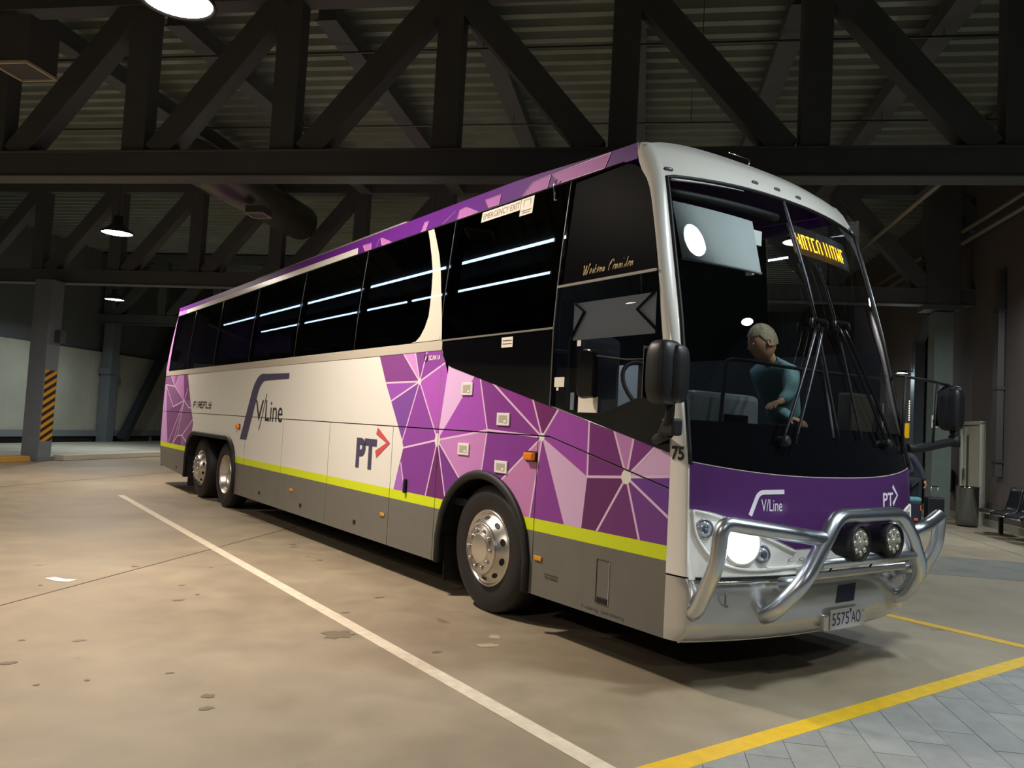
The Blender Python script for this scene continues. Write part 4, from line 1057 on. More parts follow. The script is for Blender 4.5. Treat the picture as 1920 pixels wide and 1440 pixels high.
# stickers
def sticker(name, y0, y1, z0, z1, m=M_LABEL, off=.0085, skew=0):
    mb = MB(); mb.add([(sx(z0) - off, y1, z0), (sx(z0) - off, y0, z0), (sx(z1) - off, y0, z1), (sx(z1) - off, y1, z1)], [(0, 1, 2, 3)])
    return mb.build(name, m, BUS)
st = sticker('emergency_exit_label', 1.79, 2.35, 3.185, 3.272)
text_on('emergency_exit_text', 'EMERGENCY EXIT', lambda u, v: Vector((sx(v) - .0098, -u, v)), -2.325, -1.80, 3.202, 3.254, mat('print_brown', '8a5a48', .5), st)
s2 = sticker('hammer_label', 1.615, 1.785, 3.13, 3.272)
MB().tube([(sx(3.225) - .010, 1.70 + p[0], 3.225 + p[1]) for p in ((-.045, -.025), (.045, -.025), (.045, .03), (-.045, .03))], .002, 4, closed=True).build('hammer_outline', mat('print_pale', 'c9b4a4', .5), s2)
for z_, w_ in ((3.168, .065), (3.150, .05)):
    MB().beam((sx(z_) - .0098, 1.70 - w_, z_), (sx(z_) - .0098, 1.70 + w_, z_), .001, .009, up=(1, 0, 0)).build('print_line', mat('print_pale', 'c9b4a4', .5), s2)
s3 = sticker('warning_label', 1.66, 1.81, 2.075, 2.155, off=.0135)
for z in (2.13, 2.105):
    MB().beam((-.0142, 1.675, z), (-.0142, 1.795, z), .001, .010, up=(1, 0, 0)).build('print_line', mat('print_brown', '8a5a48', .5), s3)
sticker('white_notice', .66, .86, 1.585, 1.69, off=.0075)
sticker('white_badge', 1.02, 1.13, 1.76, 1.83, off=.0075); sticker('white_badge', 1.08, 1.105, 1.735, 1.757, off=.0075); sticker('small_sticker', .86, .90, 2.04, 2.08, off=.0075)
sticker('grey_notice', .905, .945, 1.60, 1.72, mat('label_grey', '6c7080', .5), .0075)
# vents, lamps, catches on the lower side
def vent(y0, y1, z0, z1):
    v = MB().box(-.012, .0, y0, y1, z0, z1).build('filler_flap', M_WHITE, BUS, bevel=.004)
    MB().box(-.0135, -.008, y0 + .03, y1 - .03, z0 + .022, z1 - .02).build('flap_recess', mat('flap_grey', 'b3ada0', .5), v)
    MB().box(-.0155, -.008, y0 + .035, y0 + .07, z0 + .022, z0 + .042).build('flap_catch', M_WHITE, v)
vent(2.20, 2.373, 1.703, 1.810); vent(1.655, 1.826, 1.468, 1.567); vent(2.206, 2.378, 1.208, 1.306); vent(1.653, 1.824, 1.102, 1.197)
for y, z, w, h in ((1.36, 1.255, .055, .028), (8.49, 1.255, .055, .03)):
    a = MB().box(-.045, .0, y - w, y + w, z - h, z + h).build('side_indicator', M_AMBER, BUS, bevel=.012)
    MB().box(-.012, .0, y - w - .012, y + w + .012, z - h - .01, z + h + .01).build('lamp_base', M_BLACKM, a, bevel=.004)
for y, z in ((1.22, .538), (3.694, .551), (6.18, .551)): MB().box(-.012, .0, y - .043, y + .043, z - .016, z + .016).build('side_reflector', mat('reflector_amber', 'd8922e', .35), BUS, bevel=.004)
for y in (4.33, 5.86, 7.38, 12.1): 
    MB().box(-.006, .004, y - .03, y + .03, .375, .42).build('door_catch', M_BLACKM, BUS, bevel=.004)
mo = mat('groove', '4c4a45', .6)
for p, r in (((.60, .36), (.60, .638)), ((.60, .638), (.48, .638)), ((.48, .638), (.48, .36)), ((.48, .36), (.60, .36))):
    MB().beam((-.002, p[0], p[1]), (-.002, r[0], r[1]), .003, .005, up=(1, 0, 0)).build('flap_outline', M_TRIM if r[0] == .48 and p[0] == .48 else mo, BUS)
MB().box(-.004, .01, .487, .59, .358, .40).build('flap_catch_recess', M_BLACKM, BUS, bevel=.006)
MB().box(-.03, .0, 3.235, 3.275, .80, .93).build('door_handle', M_BLACKM, BUS, bevel=.01)
text_on('weight_text', 'T 16780 Kg   GVM 20460 Kg', lambda u, v: Vector((-.003, -u, v)), -.735, -.33, .295, .318, mat('stencil', '3f3d39', .6), BUS)
for y0_, y1_ in ((1.10, 1.14), (1.0, 1.09)):
    MB().beam((-.003, y0_, .428), (-.003, y1_, .428), .001, .014, up=(1, 0, 0)).build('stencil_mark', mat('stencil', '3f3d39', .6), BUS)
MB().beam((-.003, .99, .446), (-.003, 1.145, .446), .001, .005, up=(1, 0, 0)).build('stencil_mark', mat('stencil', '3f3d39', .6), BUS)
MB().tube([(sx(3.3) - .02, 1.33, 3.33), (sx(3.25) - .02, 1.36, 3.29), (sx(3.2) - .015, 1.34, 3.17), (sx(3.2) - .015, 1.31, 3.17)], .006, 6).build('window_latch', M_CHROME, BUS)

# -------- bull bar
def bull_bar():
    r = .049
    hoop = [(.53, -.25, .40), (.50, -.38, .455), (.585, -.52, .65), (.77, -.54, .90), (.885, -.53, 1.025)]
    pts = [Vector(p) for p in hoop] + [mx(p) for p in hoop[::-1]]
    o = MB().tube(fillet(pts, .085, 6), r, 14).build('bull_bar', M_ALU, BUS)
    for s_ in (0, 1):
        f = (lambda p: mx(p)) if s_ else (lambda p: Vector(p))
        leg = fillet([f(p) for p in ((.77, -.535, .895), (.40, -.475, .945), (.035, -.37, .99), (.03, -.35, .76), (.045, -.21, .48), (.06, -.15, .44))], .075, 6)
        MB().tube(leg, r * .92, 14).build('outer_hoop', M_ALU, o)
        MB().tube([f((.60, -.52, .66)), f((.60, -.36, .62))], r * .7, 10).build('stay', M_ALU, o)
    MB().tube([(.72, -.535, .755), (1.78, -.535, .755)], r * .62, 12).build('cross_bar', M_ALU, o)
    b = MB(); b.box(.74, 1.76, -.50, -.36, .655, .70); b.build('bar_plate', M_BUMPER, o, bevel=.008)
    for x in (1.06, 1.44):
        ax = Vector((0, -1, .0)); c = Vector((x, -.545, .868))
        l = MB().lathe([(.0001, -.16), (.06, -.155), (.095, -.10), (.105, -.0), (.11, .0), (.11, .045), (.106, .05), (.104, .035)], c, ax, 28).build('driving_lamp', M_BLACKM, BUS)
        MB().lathe([(.1045, .036), (.0001, .044)], c, ax, 28).build('lens', mat('led_lens', 'aaa698', .3, .3), l)
        for k in range(9):
            rr, th = (0.0, 0) if k == 0 else (.062, 2 * math.pi * k / 8)
            MB().lathe([(.02, .040), (.014, .047), (.0001, .048)], c + Vector((rr * math.cos(th), 0, rr * math.sin(th))), ax, 10).build('led_cup', mat('led_cup', 'c4c0b4', .25, .6), l)
        MB().box(x - .05, x + .05, -.57, -.50, .755, .79).build('lamp_foot', M_BLACKM, l, bevel=.006)
    for x in (.86, 1.30): MB().tube([(x, -.51, .70), (x + .05, -.51, .74)], .006, 6).build('cable_tie', M_BLACKM, o)
bull_bar()

# -------- mirrors
def mirrors():
    mh = mat('mirror_shell', '17171a', .45, noise=.1, nscale=30)
    for s_ in (0, 1):
        f = (lambda p: mx(p)) if s_ else (lambda p: Vector(p))
        c = Vector((-.22, -.13, 1.815)) if not s_ else Vector((-.60, -.13, 1.80))
        def shell(cx, cy, cz, wx, wy, wz, name, par, e=4.0):
            def g(u, v):
                th = 2 * math.pi * u; ph = math.pi * (v - .5)
                def sp(w, k): return math.copysign(abs(w) ** k, w)
                x = sp(math.cos(ph), .5) * sp(math.cos(th), .6) * wx; y = sp(math.cos(ph), .5) * sp(math.sin(th), .6) * wy; z = sp(math.sin(ph), .55) * wz
                return f((cx + x, cy + y, cz + z))
            return MB().grid(g, 28, 18, flip=bool(s_)).build(name, mh, par)
        m = shell(c.x, c.y, c.z, .10, .085, .185, 'mirror', BUS)
        shell(c.x + .045, c.y - .055, c.z - .005, .065, .055, .165, 'mirror_cover', m)
        g_ = MB().box(-.085, .085, 0, .004, -.15, .15); g_.v = [tuple(f((c.x + v[0], c.y + .083 + v[1], c.z + v[2]))) for v in g_.v]
        g_.build('mirror_glass', M_CHROME, m)
        if not s_:
            MB().tube(fillet([f(p) for p in ((c.x + .06, c.y, c.z - .15), (c.x + .06, c.y, c.z - .25), (-.10, -.02, 1.47), (-.0, .08, 1.44))], .04), .028, 10).build('mirror_arm', M_BLACKM, m)
            MB().box(-.16, -.08, -.16, -.06, 1.46, 1.56).build('arm_knuckle', M_BLACKM, m, bevel=.015)
            MB().tube([(-.10, -.08, 1.48), (-.06, .02, 1.45), (-.012, .11, 1.43)], .032, 10).build('arm_bracket', M_BLACKM, m)
        else:
            MB().tube(fillet([f(p) for p in ((.03, -.11, 1.46), (-.10, -.13, 1.46), (-.62, -.15, 1.535), (-.62, -.15, 1.63))], .04), .034, 10).build('mirror_arm', M_BLACKM, m)
            MB().lathe([(.045, 0), (.045, .09)], f((-.62, -.15, 1.49)), (0, 0, 1), 14).build('arm_knuckle', M_BLACKM, m)
            MB().tube(fillet([f(p) for p in ((.10, -.03, 2.02), (-.3, -.12, 2.0), (-.56, -.13, 1.985))], .05), .012, 8).build('stay_tube', M_BLACKM, m)
            MB().tube([f((.04, -.09, 2.01)), f((.12, -.12, 1.47))], .012, 8).build('stay_tube', M_BLACKM, m)
            MB().tube([f((-.37, -.13, 1.99)), f((-.28, -.15, 1.50))], .010, 8).build('stay_tube', M_BLACKM, m)
    # auxiliary mirror on a thin rod in front of the driver's window
    a = MB()
    pts = fillet([(.0, .61, 1.68), (.0, .61, 2.0), (.0, .78, 2.01), (.0, .78, 1.67), (.0, .61, 1.68)], .07, 5)[:-1]
    n = len(pts); a.add([(-.10, p.y, p.z) for p in pts] + [(-.055, p.y, p.z) for p in pts], [tuple(range(n)), tuple(range(n, 2 * n))[::-1]] + [(i, n + i, n + (i + 1) % n, (i + 1) % n) for i in range(n)])
    o = a.build('side_mirror', mat('mirror_gloss', '0b0b0d', .12, coat=.3), BUS, bevel=.012, fix=True)
    MB().tube([(-.08, .61, 1.955), (-.15, .25, 1.91), (-.2, -.05, 1.90)], .005, 6).build('mirror_rod', M_BLACKM, o)
mirrors()

# -------- wipers
def wipers():
    def fp(x, z, o=.03): return FP(x, z, -o)
    for (top, bot, brk, base, sd) in (((1.176, 2.686), (1.28, 1.50), (1.20, 2.268), (.72, 1.48), -1), ((1.395, 2.724), (1.56, 1.50), (1.475, 2.285), (1.95, 1.50), 1)):
        bl = MB().tube([fp(top[0] + (bot[0] - top[0]) * i / 16, top[1] + (bot[1] - top[1]) * i / 16, .022) for i in range(17)], .009, 6).build('wiper', M_BLACKM, BUS)
        MB().tube([fp(top[0] + (bot[0] - top[0]) * i / 10 * .42, top[1] + (bot[1] - top[1]) * i / 10 * .42, .034) for i in range(11)], .005, 6).build('blade_spine', mat('wiper_sheen', '232428', .25, .5), bl)
        for dx in (-.035, .035):
            pts = [fp(brk[0] + dx + (base[0] + dx * 1.6 - brk[0] - dx) * i / 12, brk[1] - .03 + (base[1] - brk[1]) * i / 12, .05) for i in range(13)]
            MB().tube(pts, .011, 6).build('wiper_arm', mat('wiper_black', '0c0c0e', .3), bl)
        hp = fillet([fp(brk[0] - .09, brk[1] - .05, .05), fp(brk[0] - .085, brk[1] + .02, .055), fp(brk[0] + .085, brk[1] + .02, .055), fp(brk[0] + .09, brk[1] - .03, .05)], .03)
        MB().tube(hp, .013, 8).build('arm_head', mat('wiper_black', '0c0c0e', .3), bl)
        MB().lathe([(.035, -.03), (.035, .035), (.02, .045)], fp(base[0], base[1] - .02, .01), (0, -1, .2), 14).build('pivot', M_BLACKM, bl)
wipers()

# -------- behind the glass
def interior():
    # lit luggage rack strips, seen through the tinted panes
    led = mat('led_strip', 'cfe0ff', .4, emit=(.62, .80, 1.0), estr=34)
    for x, ys in ((.80, [(2.10, 12.6)]), (1.70, [(3.35, 6.56), (6.73, 13.1)])):
        rk = MB().box(x - (.28 if x < 1.25 else 0) if False else (min(x, .45) if x < 1.25 else x), (x if x < 1.25 else 2.1), 1.6, 13.1, 3.165, 3.20).build('luggage_rack', mat('lining_dark', '060607', .95, spec=.1), BUS)
        for a, b in ys: MB().box(x - .011, x + .011, a, b, 3.143, 3.165).build('led_strip', led, rk)
    MB().box(.13, 2.37, 1.3, 13.1, 3.285, 3.30).build('ceiling_lining', mat('lining_dark', '060607', .95, spec=.1), BUS)
    # seats: dark pairs, hardly seen
    ms = mat('seat_fabric', '15151d', .9)
    for k in range(9):
        y = 3.5 + k * 1.05
        for x in (.55, 1.95):
            s_ = MB().box(x - .42, x + .42, y, y + .10, 1.6, 2.35).build('seat_back', ms, BUS, bevel=.05)
            MB().box(x - .42, x + .42, y - .42, y + .04, 1.55, 1.68).build('seat_cushion', ms, s_, bevel=.04)
    # dashboard and driver's place
    MB().grid(lambda u, v: Vector((.12 + 2.26 * u, fy(.12 + 2.26 * u, 1.55) + .03 + .55 * v, 1.52 - .05 * math.cos(3 * v))), 24, 6).build('dashboard', mat('dash_black', '17171b', .6), BUS)
    for x0_, x1_, y0_, y1_, z0_, z1_ in ((2.455, 2.475, .12, 2.8, .84, 2.2), (.06, .08, .15, 1.1, .84, 1.55), (.1, 2.4, 2.74, 2.78, .84, 1.5)):
        MB().box(x0_, x1_, y0_, y1_, z0_, z1_).build('cab_trim', M_DARK, BUS)
    con = MB().box(.33, 1.0, .13, .40, 1.40, 1.76).build('driver_console', mat('console_grey', '9aa2a0', .5), BUS, bevel=.04)
    MB().box(.62, .86, .122, .132, 1.57, 1.62).build('console_display', mat('display_dark', '16181d', .2), con)
    MB().box(2.05, 2.42, .10, .22, 1.40, 1.86).build('entry_panel', mat('entry_brown', '5a5040', .6), BUS, bevel=.02)
    w = MB().tube([Vector((.52, .72, 1.78)) + Vector((.23 * math.cos(k * math.pi / 14), .12 * math.sin(k * math.pi / 14), .19 * math.sin(k * math.pi / 14))) for k in range(28)], .016, 8, closed=True).build('steering_wheel', M_BLACKM, BUS)
    MB().tube([(.52, .74, 1.78), (.52, .60, 1.60)], .03, 8).build('steering_column', M_BLACKM, w)
    st = MB().box(.28, .76, 1.25, 1.38, 1.45, 2.20).build('driver_seat', ms, BUS, bevel=.06)
    MB().box(.28, .76, .85, 1.3, 1.30, 1.45).build('seat_cushion', ms, st, bevel=.05); MB().box(.40, .64, 1.0, 1.2, .84, 1.32).build('seat_pedestal', ms, st)
    cl = MB().box(1.05, 1.45, .95, 1.15, 3.255, 3.285).build('cab_light', M_LABEL, BUS, bevel=.008)
    ld = bpy.data.lights.new('cab_bulb', 'AREA'); ld.size = .3; ld.energy = 4; ld.color = (.72, .82, 1.0)
    lo = bpy.data.objects.new('cab_bulb', ld); COL.objects.link(lo); lo.location = (1.25, 1.05, 3.25); put(lo, BUS)
    # roller blinds
    mb = mat('blind_white', 'eceee8', .8)
    bl = [(.20, 2.975), (.857, 2.945), (.806, 2.561), (.193, 2.581)]
    def g(u, v):
        a = Vector((*bl[0], 0)).lerp(Vector((*bl[1], 0)), u); b = Vector((*bl[3], 0)).lerp(Vector((*bl[2], 0)), u); p = a.lerp(b, v)
        return FP(p.x, p.y, .03)
    o = MB().grid(g, 10, 8).build('windscreen_blind', mat('blind_grey', 'b2b8b6', .8), BUS)
    MB().tube([g(i / 10, 1.0) for i in range(11)], .010, 6).build('blind_bar', mat('bar_grey', '8a8f92', .5), o)
    MB().tube([FP(.17 + 1.0 * i / 10, 3.04, .05) for i in range(11)], .03, 8).build('blind_roller', M_BLACKM, o)
    o = MB(); o.box(.118, .122, .29, 1.10, 2.105, 2.372); o = o.build('driver_blind', mb, BUS)
    for pts in (((1.08, 2.372), (.965, 2.30), (1.09, 2.13)), ((.29, 2.37), (.44, 2.27), (.25, 2.12))):
        MB().tube([(.10, y, z) for y, z in pts], .011, 6).build('blind_arm', M_BLACKM, o)
    # small white device and grab rail
    MB().box(.895, .985, .16, .18, 2.80, 2.90).build('roof_switch', mb, BUS); MB().box(.87, .9, .14, .2, 2.58, 2.86).build('roof_cable_cover', mb, BUS, bevel=.01)
    rail = fillet([FP(.30, 1.47, .06), FP(.315, 1.56, .06), FP(.42, 1.955, .06), FP(.55, 1.96, .06), FP(1.2, 1.945, .06), FP(1.9, 1.96, .06), FP(2.40, 1.99, .06)], .05)
    MB().tube(rail, .012, 8).build('grab_rail', M_BLACKM, BUS)
    # destination display: rows of amber dots
    rows = ["#..#.###.###.###..##....#..#..#.###.#..#.###",
            "#..#.#.#..#..#...#..#...#..#..#..#..#..#.#..",
            ".#.#.#.#..#..#...#..#...#..#..#..#..#..#.#..",
            "..##.#.#..#..#...#..#...#..#..#..#..##.#.#..",
            "..##.#.#..#..#...#..#...#..#..#..#..####.##.",
            "...#.#.#..#..#...#..#...#..#..#..#..#.##.#..",
            "...#.#.#..#..###.#..#...#..#..#..#..#..#.#.."]
    x0, x1, z0, z1 = 1.345, 2.05, 2.850, 2.965; nC = len(rows[0]); nR = 14
    md = mat('display_amber', 'ffa012', .5, emit=(1.0, .50, .03), estr=5.0)
    d = MB().grid(lambda u, v: FP(1.29 + .85 * u, 2.80 + .23 * v, .055), 10, 3).build('destination_display', mat('display_back', '0d0807', .5), BUS)
    dots = MB(); cw = (x1 - x0) / nC; rh = (z1 - z0) / nR
    for r in range(nR):
        for c in range(nC):
            if rows[r // 2][c] == '#':
                x = x0 + (c + .5) * cw; z = z1 - (r + .5) * rh
                for dx in (-.24, .24):
                    dots.add([FP(x + (dx - .2) * cw, z - rh * .36, .05), FP(x + (dx + .2) * cw, z - rh * .36, .05), FP(x + (dx + .2) * cw, z + rh * .36, .05), FP(x + (dx - .2) * cw, z + rh * .36, .05)], [(0, 1, 2, 3)])
    dots.build('display_dots', md, d)['kind'] = 'stuff'
interior()

# ================================================================= PEOPLE
def skin_body(name, joints, edges, rad, m, parent=None, sub=2, root=0):
    me = bpy.data.meshes.new(name); me.from_pydata([tuple(j) for j in joints], edges, []); me.materials.append(m)
    o = bpy.data.objects.new(name, me); COL.objects.link(o)
    s_ = o.modifiers.new('skin', 'SKIN'); s_.use_smooth_shade = True
    sv = me.skin_vertices[0].data
    for i, r in enumerate(rad):
        sv[i].radius = (r, r) if not isinstance(r, tuple) else r
        sv[i].use_root = (i == root)
    su = o.modifiers.new('sub', 'SUBSURF'); su.levels = sub; su.render_levels = sub
    if parent: put(o, parent)
    return o
def head_mesh(c, face, up, s_=.115):
    """egg head with nose, ears and eye sockets; face = looking direction"""
    face = Vector(face).normalized(); up = Vector(up).normalized(); sd = face.cross(up).normalized(); up = sd.cross(face)
    mb = MB(); c = Vector(c)
    def g(u, v):
        th = 2 * math.pi * u; ph = math.pi * (v - .5)
        x = math.cos(ph) * math.cos(th); y = math.cos(ph) * math.sin(th); z = math.sin(ph)
        w = .78 * (1 - .18 * max(0, -z)); dpt = .95 * (1 - .10 * max(0, -z) * (1 if x < 0 else .0))
        p = Vector((x * dpt, y * w, z * 1.18))
        if x > 0:
            k = math.exp(-(y / .16) ** 2)
            p.x += .20 * k * math.exp(-((z + .12) / .16) ** 2)          # nose
            p.x += .05 * math.exp(-(y / .3) ** 2) * math.exp(-((z + .48) / .10) ** 2)   # lips
            p.x += .08 * math.exp(-(y / .3) ** 2) * math.exp(-((z + .80) / .15) ** 2)   # chin
            for e in (-.33, .33): p.x -= .10 * math.exp(-((y - e) / .16) ** 2) * math.exp(-((z - .08) / .12) ** 2)
        return c + (face * p.x + sd * p.y + up * p.z) * s_
    mb.grid(g, 36, 28)
    for e in (-1, 1):
        pts = [c + (face * (-.08 + .13 * math.sin(t * 2 * math.pi / 9)) + sd * e * .80 + up * (-.02 + .22 * math.cos(t * 2 * math.pi / 9))) * s_ for t in range(9)]
        mb.tube(pts, .05 * s_ * 1.3, 6, closed=True)
    return mb, sd, up
def face_parts(c, face, up, s_, e):
    face = Vector(face).normalized(); up = Vector(up).normalized(); sd = face.cross(up).normalized(); up = sd.cross(face); c = Vector(c)
    mw = mat('eye_white', 'd8d2c8', .3); mi = mat('eye_dark', '1e1814', .2); ml = mat('lips', '8a5148', .5); mbw = mat('brow', '5a5042', .8)
    for k in (-.33, .33):
        p = c + (face * .80 + sd * k + up * .08) * s_
        ey = MB().lathe([(.0001, -.09 * s_), (.07 * s_, -.05 * s_), (.09 * s_, 0), (.06 * s_, .05 * s_), (.0001, .075 * s_)], p, face, 12).build('eye', mw, e)
        MB().lathe([(.045 * s_, .055 * s_), (.0001, .085 * s_)], p, face, 10).build('iris', mi, ey)
        MB().tube([p + (sd * d_ + up * (.17 - abs(d_) * .2) + face * .07) * s_ for d_ in (-.14, -.05, .05, .14)], .022 * s_, 5).build('eyebrow', mbw, e)
    MB().tube([c + (face * (.93 - .12 * abs(d_)) + sd * d_ - up * .49) * s_ for d_ in (-.2, -.1, 0, .1, .2)], [.012 * s_, .03 * s_, .035 * s_, .03 * s_, .012 * s_], 6).build('mouth', ml, e)
def hair_mesh(c, face, up, s_=.115):
    face = Vector(face).normalized(); up = Vector(up).normalized(); sd = face.cross(up).normalized(); up = sd.cross(face); mb = MB(); c = Vector(c)
    rr = random.Random(3)
    def g(u, v):
        th = 2 * math.pi * u; x0 = math.cos(th)
        lo = -.25 if x0 < -.2 else (.45 if x0 > .45 else -.25 + .7 * (x0 + .2) / .65)
        ph0 = math.asin(max(-.9, min(.9, lo))); ph = ph0 + (math.pi / 2 - ph0) * v
        n_ = 1.06 + .025 * math.sin(th * 9 + v * 5) + .012 * rr.uniform(-1, 1) * (v < .98)
        return c + (face * math.cos(ph) * math.cos(th) * .96 + sd * math.cos(ph) * math.sin(th) * .79 + up * math.sin(ph) * 1.19) * s_ * n_
    mb.grid(g, 40, 12); return mb
def hand(joints_wrist, dirv, palm_n, m, parent, curl=.5, s_=1.0):
    """palm and five bent fingers; dirv = pointing direction, palm_n = palm normal"""
    w = Vector(joints_wrist); d = Vector(dirv).normalized(); n_ = Vector(palm_n); n_ = (n_ - d * n_.dot(d)).normalized(); sd = d.cross(n_)
    J = [w, w + d * .045 * s_, w + d * .09 * s_]; E = [(0, 1), (1, 2)]; R_ = [.026 * s_, (.040 * s_, .018 * s_), (.042 * s_, .016 * s_)]
    o = skin_body('hand', J, E, R_, m, parent, 2)
    for k, L in enumerate((.070, .080, .076, .060)):
        b = w + d * .085 * s_ + sd * (-.030 + .020 * k) * s_; J = [b]; a = 0
        for q in range(3):
            a += curl * .7; J.append(J[-1] + (d * math.cos(a) + n_ * math.sin(a)) * L * s_ / 2.6)
        skin_body('finger', J, [(0, 1), (1, 2), (2, 3)], [.0095 * s_, .009 * s_, .0085 * s_, .007 * s_], m, parent, 2)
    b = w + d * .03 * s_ - sd * .035 * s_; J = [b, b + (d * .6 - sd * .6 + n_ * .4).normalized() * .035 * s_, b + (d * .9 - sd * .5 + n_ * .5).normalized() * .065 * s_]
    skin_body('thumb', J, [(0, 1), (1, 2)], [.012 * s_, .0105 * s_, .008 * s_], m, parent, 2)
    return o
def driver():
    e = empty('person', (1.850, .62, .84), 'grey haired person in a teal shirt bending over behind the coach windscreen', 'person')
    ms = mat('shirt_teal', '5f7f7f', .8, noise=.12, nscale=30); mt = mat('trousers_dark', '1c1e26', .8); sk = mat('skin_warm', 'b98a66', .5); mh = mat('hair_grey', '8d8062', .7, noise=.2, nscale=60)
    pel = Vector((1.900, .58, 1.60))
    # torso and arms: shirt
    J = [pel, (1.830, .55, 1.76), (1.720, .50, 1.90), (1.600, .46, 2.00), (1.500, .44, 2.05),
         (1.560, .30, 1.98), (1.460, .22, 1.82), (1.320, .20, 1.74),
         (1.600, .62, 1.98), (1.720, .60, 1.76), (1.760, .42, 1.64)]
    E = [(0, 1), (1, 2), (2, 3), (3, 4), (3, 5), (5, 6), (6, 7), (3, 8), (8, 9), (9, 10)]
    body = skin_body('torso', J, E, [(.15, .12), (.145, .12), (.15, .13), (.15, .125), .065, .07, .055, .045, .07, .055, .045], ms, e, 2)
    J = [pel, (1.900, .50, 1.46), (1.880, .50, 1.18), (1.920, .55, .92), (1.840, .47, .87), (1.940, .68, 1.46), (1.960, .70, 1.18), (1.980, .74, .92), (1.900, .70, .87)]
    skin_body('trousers', J, [(0, 1), (1, 2), (2, 3), (3, 4), (0, 5), (5, 6), (6, 7), (7, 8)], [.15, .105, .075, .055, .05, .105, .075, .055, .05], mt, e, 2)
    skin_body('neck', [(1.540, .45, 2.03), (1.460, .43, 2.09), (1.400, .42, 2.13)], [(0, 1), (1, 2)], [.06, .058, .06], sk, e, 1)
    hd, sd, up = head_mesh((1.365, .41, 2.185), (-1, .5, -.35), (-.35, .1, 1), .112); hd.build('head', sk, e)
    face_parts((1.365, .41, 2.185), (-1, .5, -.35), (-.35, .1, 1), .112, e)
    hair_mesh((1.365, .41, 2.185), (-1, .5, -.35), (-.35, .1, 1), .112).build('hair', mh, e)
    hand((1.320, .20, 1.74), (-1, -.1, -.15), (0, 0, -1), sk, e, .35); hand((1.760, .42, 1.64), (-.1, -1, -.2), (0, 0, -1), sk, e, .4)
    skin_body('forearm', [(1.360, .205, 1.76), (1.300, .20, 1.735)], [(0, 1)], [.034, .028], sk, e, 1)
driver()
def traveller():
    a0, b0 = 5.0, 11.6
    def T(a, b, z): return W(a0 + a, b0 + b, z)
    e = empty('person', T(0, 0, 0), 'traveller in a dark jacket and teal scarf stooping beside a black suitcase', 'person')
    mj = mat('jacket_navy', '3a3e4c', .85); mt = mat('jeans_dark', '23262f', .85); sk = mat('skin_warm', 'b98a66', .5); mtl = mat('scarf_teal', '5d9aa0', .8)
    J = [T(-.05, 0, .92), T(-.08, 0, 1.08), T(-.14, 0, 1.22), T(-.20, 0, 1.33), T(-.24, 0, 1.40), T(-.02, -.08, 1.29), T(.12, -.12, 1.06), T(.18, -.14, .86), T(-.34, .05, 1.28), T(-.40, .0, 1.03), T(-.34, -.12, .86)]
    skin_body('jacket', J, [(0, 1), (1, 2), (2, 3), (3, 4), (3, 5), (5, 6), (6, 7), (3, 8), (8, 9), (9, 10)], [(.15, .12), (.15, .12), (.155, .125), (.13, .11), .06, .072, .055, .045, .072, .055, .045], mj, e)
    J = [T(-.05, 0, .92), T(.03, 0, .84), T(.04, -.02, .48), T(.04, .02, .08), T(.04, -.14, .04), T(-.15, 0, .84), T(-.16, -.02, .48), T(-.16, .02, .08), T(-.16, -.14, .04)]
    skin_body('jeans', J, [(0, 1), (1, 2), (2, 3), (3, 4), (0, 5), (5, 6), (6, 7), (7, 8)], [.15, .10, .07, .05, .042, .10, .07, .05, .042], mt, e)
    skin_body('neck', [T(-.235, 0, 1.39), T(-.27, 0, 1.47)], [(0, 1)], [.055, .055], sk, e, 1)
    hd, _, _ = head_mesh(T(-.30, -.02, 1.56), -E2 * .6 - E1 * .3 + UP * -.25, UP, .108); hd.build('head', sk, e)
    face_parts(T(-.30, -.02, 1.56), -E2 * .6 - E1 * .3 + UP * -.25, UP, .108, e)
    hair_mesh(T(-.30, -.02, 1.56), -E2 * .6 - E1 * .3 + UP * -.25, UP, .109).build('hair', mat('hair_brown', '3b2c22', .7, noise=.2, nscale=60), e)
    hand(T(.18, -.14, .86), -UP * .9 - E2 * .2 + E1 * .2, -E1, sk, e, .6); hand(T(-.34, -.12, .86), -UP * .9 - E2 * .2, E1, sk, e, .5)
    MB().tube([T(-.20, -.14, 1.36), T(-.22, -.17, 1.2), T(-.20, -.17, 1.02), T(-.21, -.16, .9)], [.05, .055, .05, .03], 10).build('scarf', mtl, e)
    # luggage
    mb_ = mat('case_black', '191b22', .5)
    s_ = empty('suitcase', T(.36, -.32, 0), 'tall black wheeled suitcase standing beside the grey green column', 'suitcase')
    c = T(.30, -.32, .30); MB().obox(c, E1 * .15, E2 * .11, UP * .27).build('shell', mb_, s_, bevel=.03)
    for dx in (-.1, .1):
        MB().obox(c + E1 * dx * .8 - UP * .285 , E1 * .02, E2 * .02, UP * .015).build('caster', M_BLACKM, s_)
        MB().tube([c + E1 * dx * .6 + UP * .26, c + E1 * dx * .6 + UP * .47], .007, 6).build('handle_tube', M_CHROME, s_)
    MB().tube([c + E1 * -.065 + UP * .47, c + E1 * .065 + UP * .47], .012, 6).build('grip', M_BLACKM, s_)
    s_ = empty('backpack', T(-.10, -.34, 0), 'dark backpack with orange tabs and a teal top beside the black suitcase', 'bag')
    c = T(-.06, -.36, .24); MB().obox(c, E1 * .11, E2 * .10, UP * .235).build('body', mat('bag_navy', '23263a', .8), s_, bevel=.05)
    MB().obox(c + UP * .26, E1 * .11, E2 * .09, UP * .05).build('teal_bundle', mtl, s_, bevel=.04)
    MB().obox(c - E2 * .108 - UP * .1, E1 * .035, E2 * .008, UP * .025).build('orange_tab', mat('tab_orange', 'e0704a', .6), s_, bevel=.006)
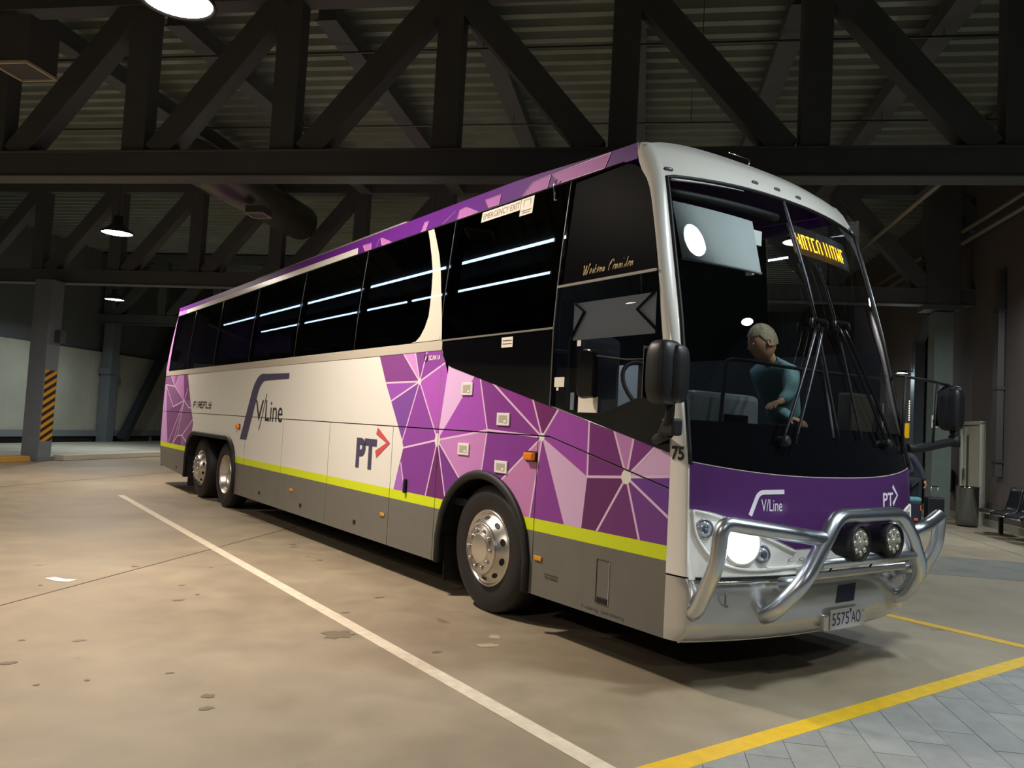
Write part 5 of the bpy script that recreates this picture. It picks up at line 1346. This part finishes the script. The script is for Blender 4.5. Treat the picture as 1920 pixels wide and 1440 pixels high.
    MB().obox(c - E2 * .104 + UP * .12 + E1 * .08, E1 * .01, E2 * .006, UP * .05).build('orange_tab', mat('tab_orange', 'e0704a', .6), s_)
traveller()

# ================================================================= FURNITURE BY THE BROWN WALL
def bin_():
    e = empty('litter_bin', W(6.14, 11.98, 0), 'round polished steel litter bin beside the cream door', 'bin')
    m = mat('bin_steel', '8a9090', .14, 1.0)
    MB().lathe([(.18, .03), (.195, .03), (.198, .74), (.205, .745), (.205, .775), (.17, .78), (.165, .70)], W(6.14, 11.98, 0), UP, 32).build('drum', m, e)
    MB().lathe([(.175, 0), (.18, .03)], W(6.14, 11.98, 0), UP, 28).build('foot_ring', M_BLACKM, e)
    MB().lathe([(.164, .72), (.0001, .72)], W(6.14, 11.98, 0), UP, 24).build('liner', M_BLACKM, e)
bin_()
wb_ = MB().obox(W(6.50, 14.05, .80), E1 * .11, E2 * .13, UP * .26)
tag(wb_.build('wall_box', mat('wall_box_dark', '1d1c20', .5), bevel=.08, seg=4), 'dark rounded box fixed low on the brown wall between column and bin', 'box')
def seats():
    e = empty('waiting_seats', W(6.2, 10.7, 0), 'row of black waiting seats on a chrome beam against the brown wall', 'bench')
    ms = mat('seat_black', '15161a', .35); n = 6
    MB().obox(W(6.22, 9.2, .36), E2 * 1.75, E1 * .035, UP * .03).build('beam', M_BLACKM, e, bevel=.006)
    for b in (10.7, 7.8):
        MB().obox(W(6.22, b, .18), E1 * .03, E2 * .03, UP * .17).build('leg', M_BLACKM, e)
        MB().obox(W(6.18, b, .02), E1 * .25, E2 * .03, UP * .015).build('foot', M_CHROME, e, bevel=.006)
    for k in range(n):
        b = 10.5 - k * .56
        def g(u, v):
            # seat curve: from front edge up the back
            P2 = [(5.86, .405), (5.92, .43), (6.1, .405), (6.25, .40), (6.33, .46), (6.37, .62), (6.42, .86)]
            t = v * (len(P2) - 1); i = min(int(t), len(P2) - 2); f = t - i
            a = P2[i][0] + (P2[i + 1][0] - P2[i][0]) * f; z = P2[i][1] + (P2[i + 1][1] - P2[i][1]) * f
            w = .24 * (1 - .18 * max(0, v - .75) * 4 * .6); 
            return W(a + .025 * (1 - (2 * u - 1) ** 2), b + (u - .5) * 2 * w, z)
        o = MB().grid(g, 8, 18).build('seat', ms, e); sm = o.modifiers.new('solid', 'SOLIDIFY'); sm.thickness = .035
        MB().tube(fillet([W(5.87, b - .235, .40), W(5.85, b, .395), W(5.87, b + .235, .40)], .1), .013, 8).build('seat_edge', M_CHROME, e)
    MB().tube(fillet([W(6.2, 10.80, .40), W(6.15, 10.85, .42), W(5.9, 10.85, .42)], .03), .014, 8).build('arm_rest', M_CHROME, e)
seats()
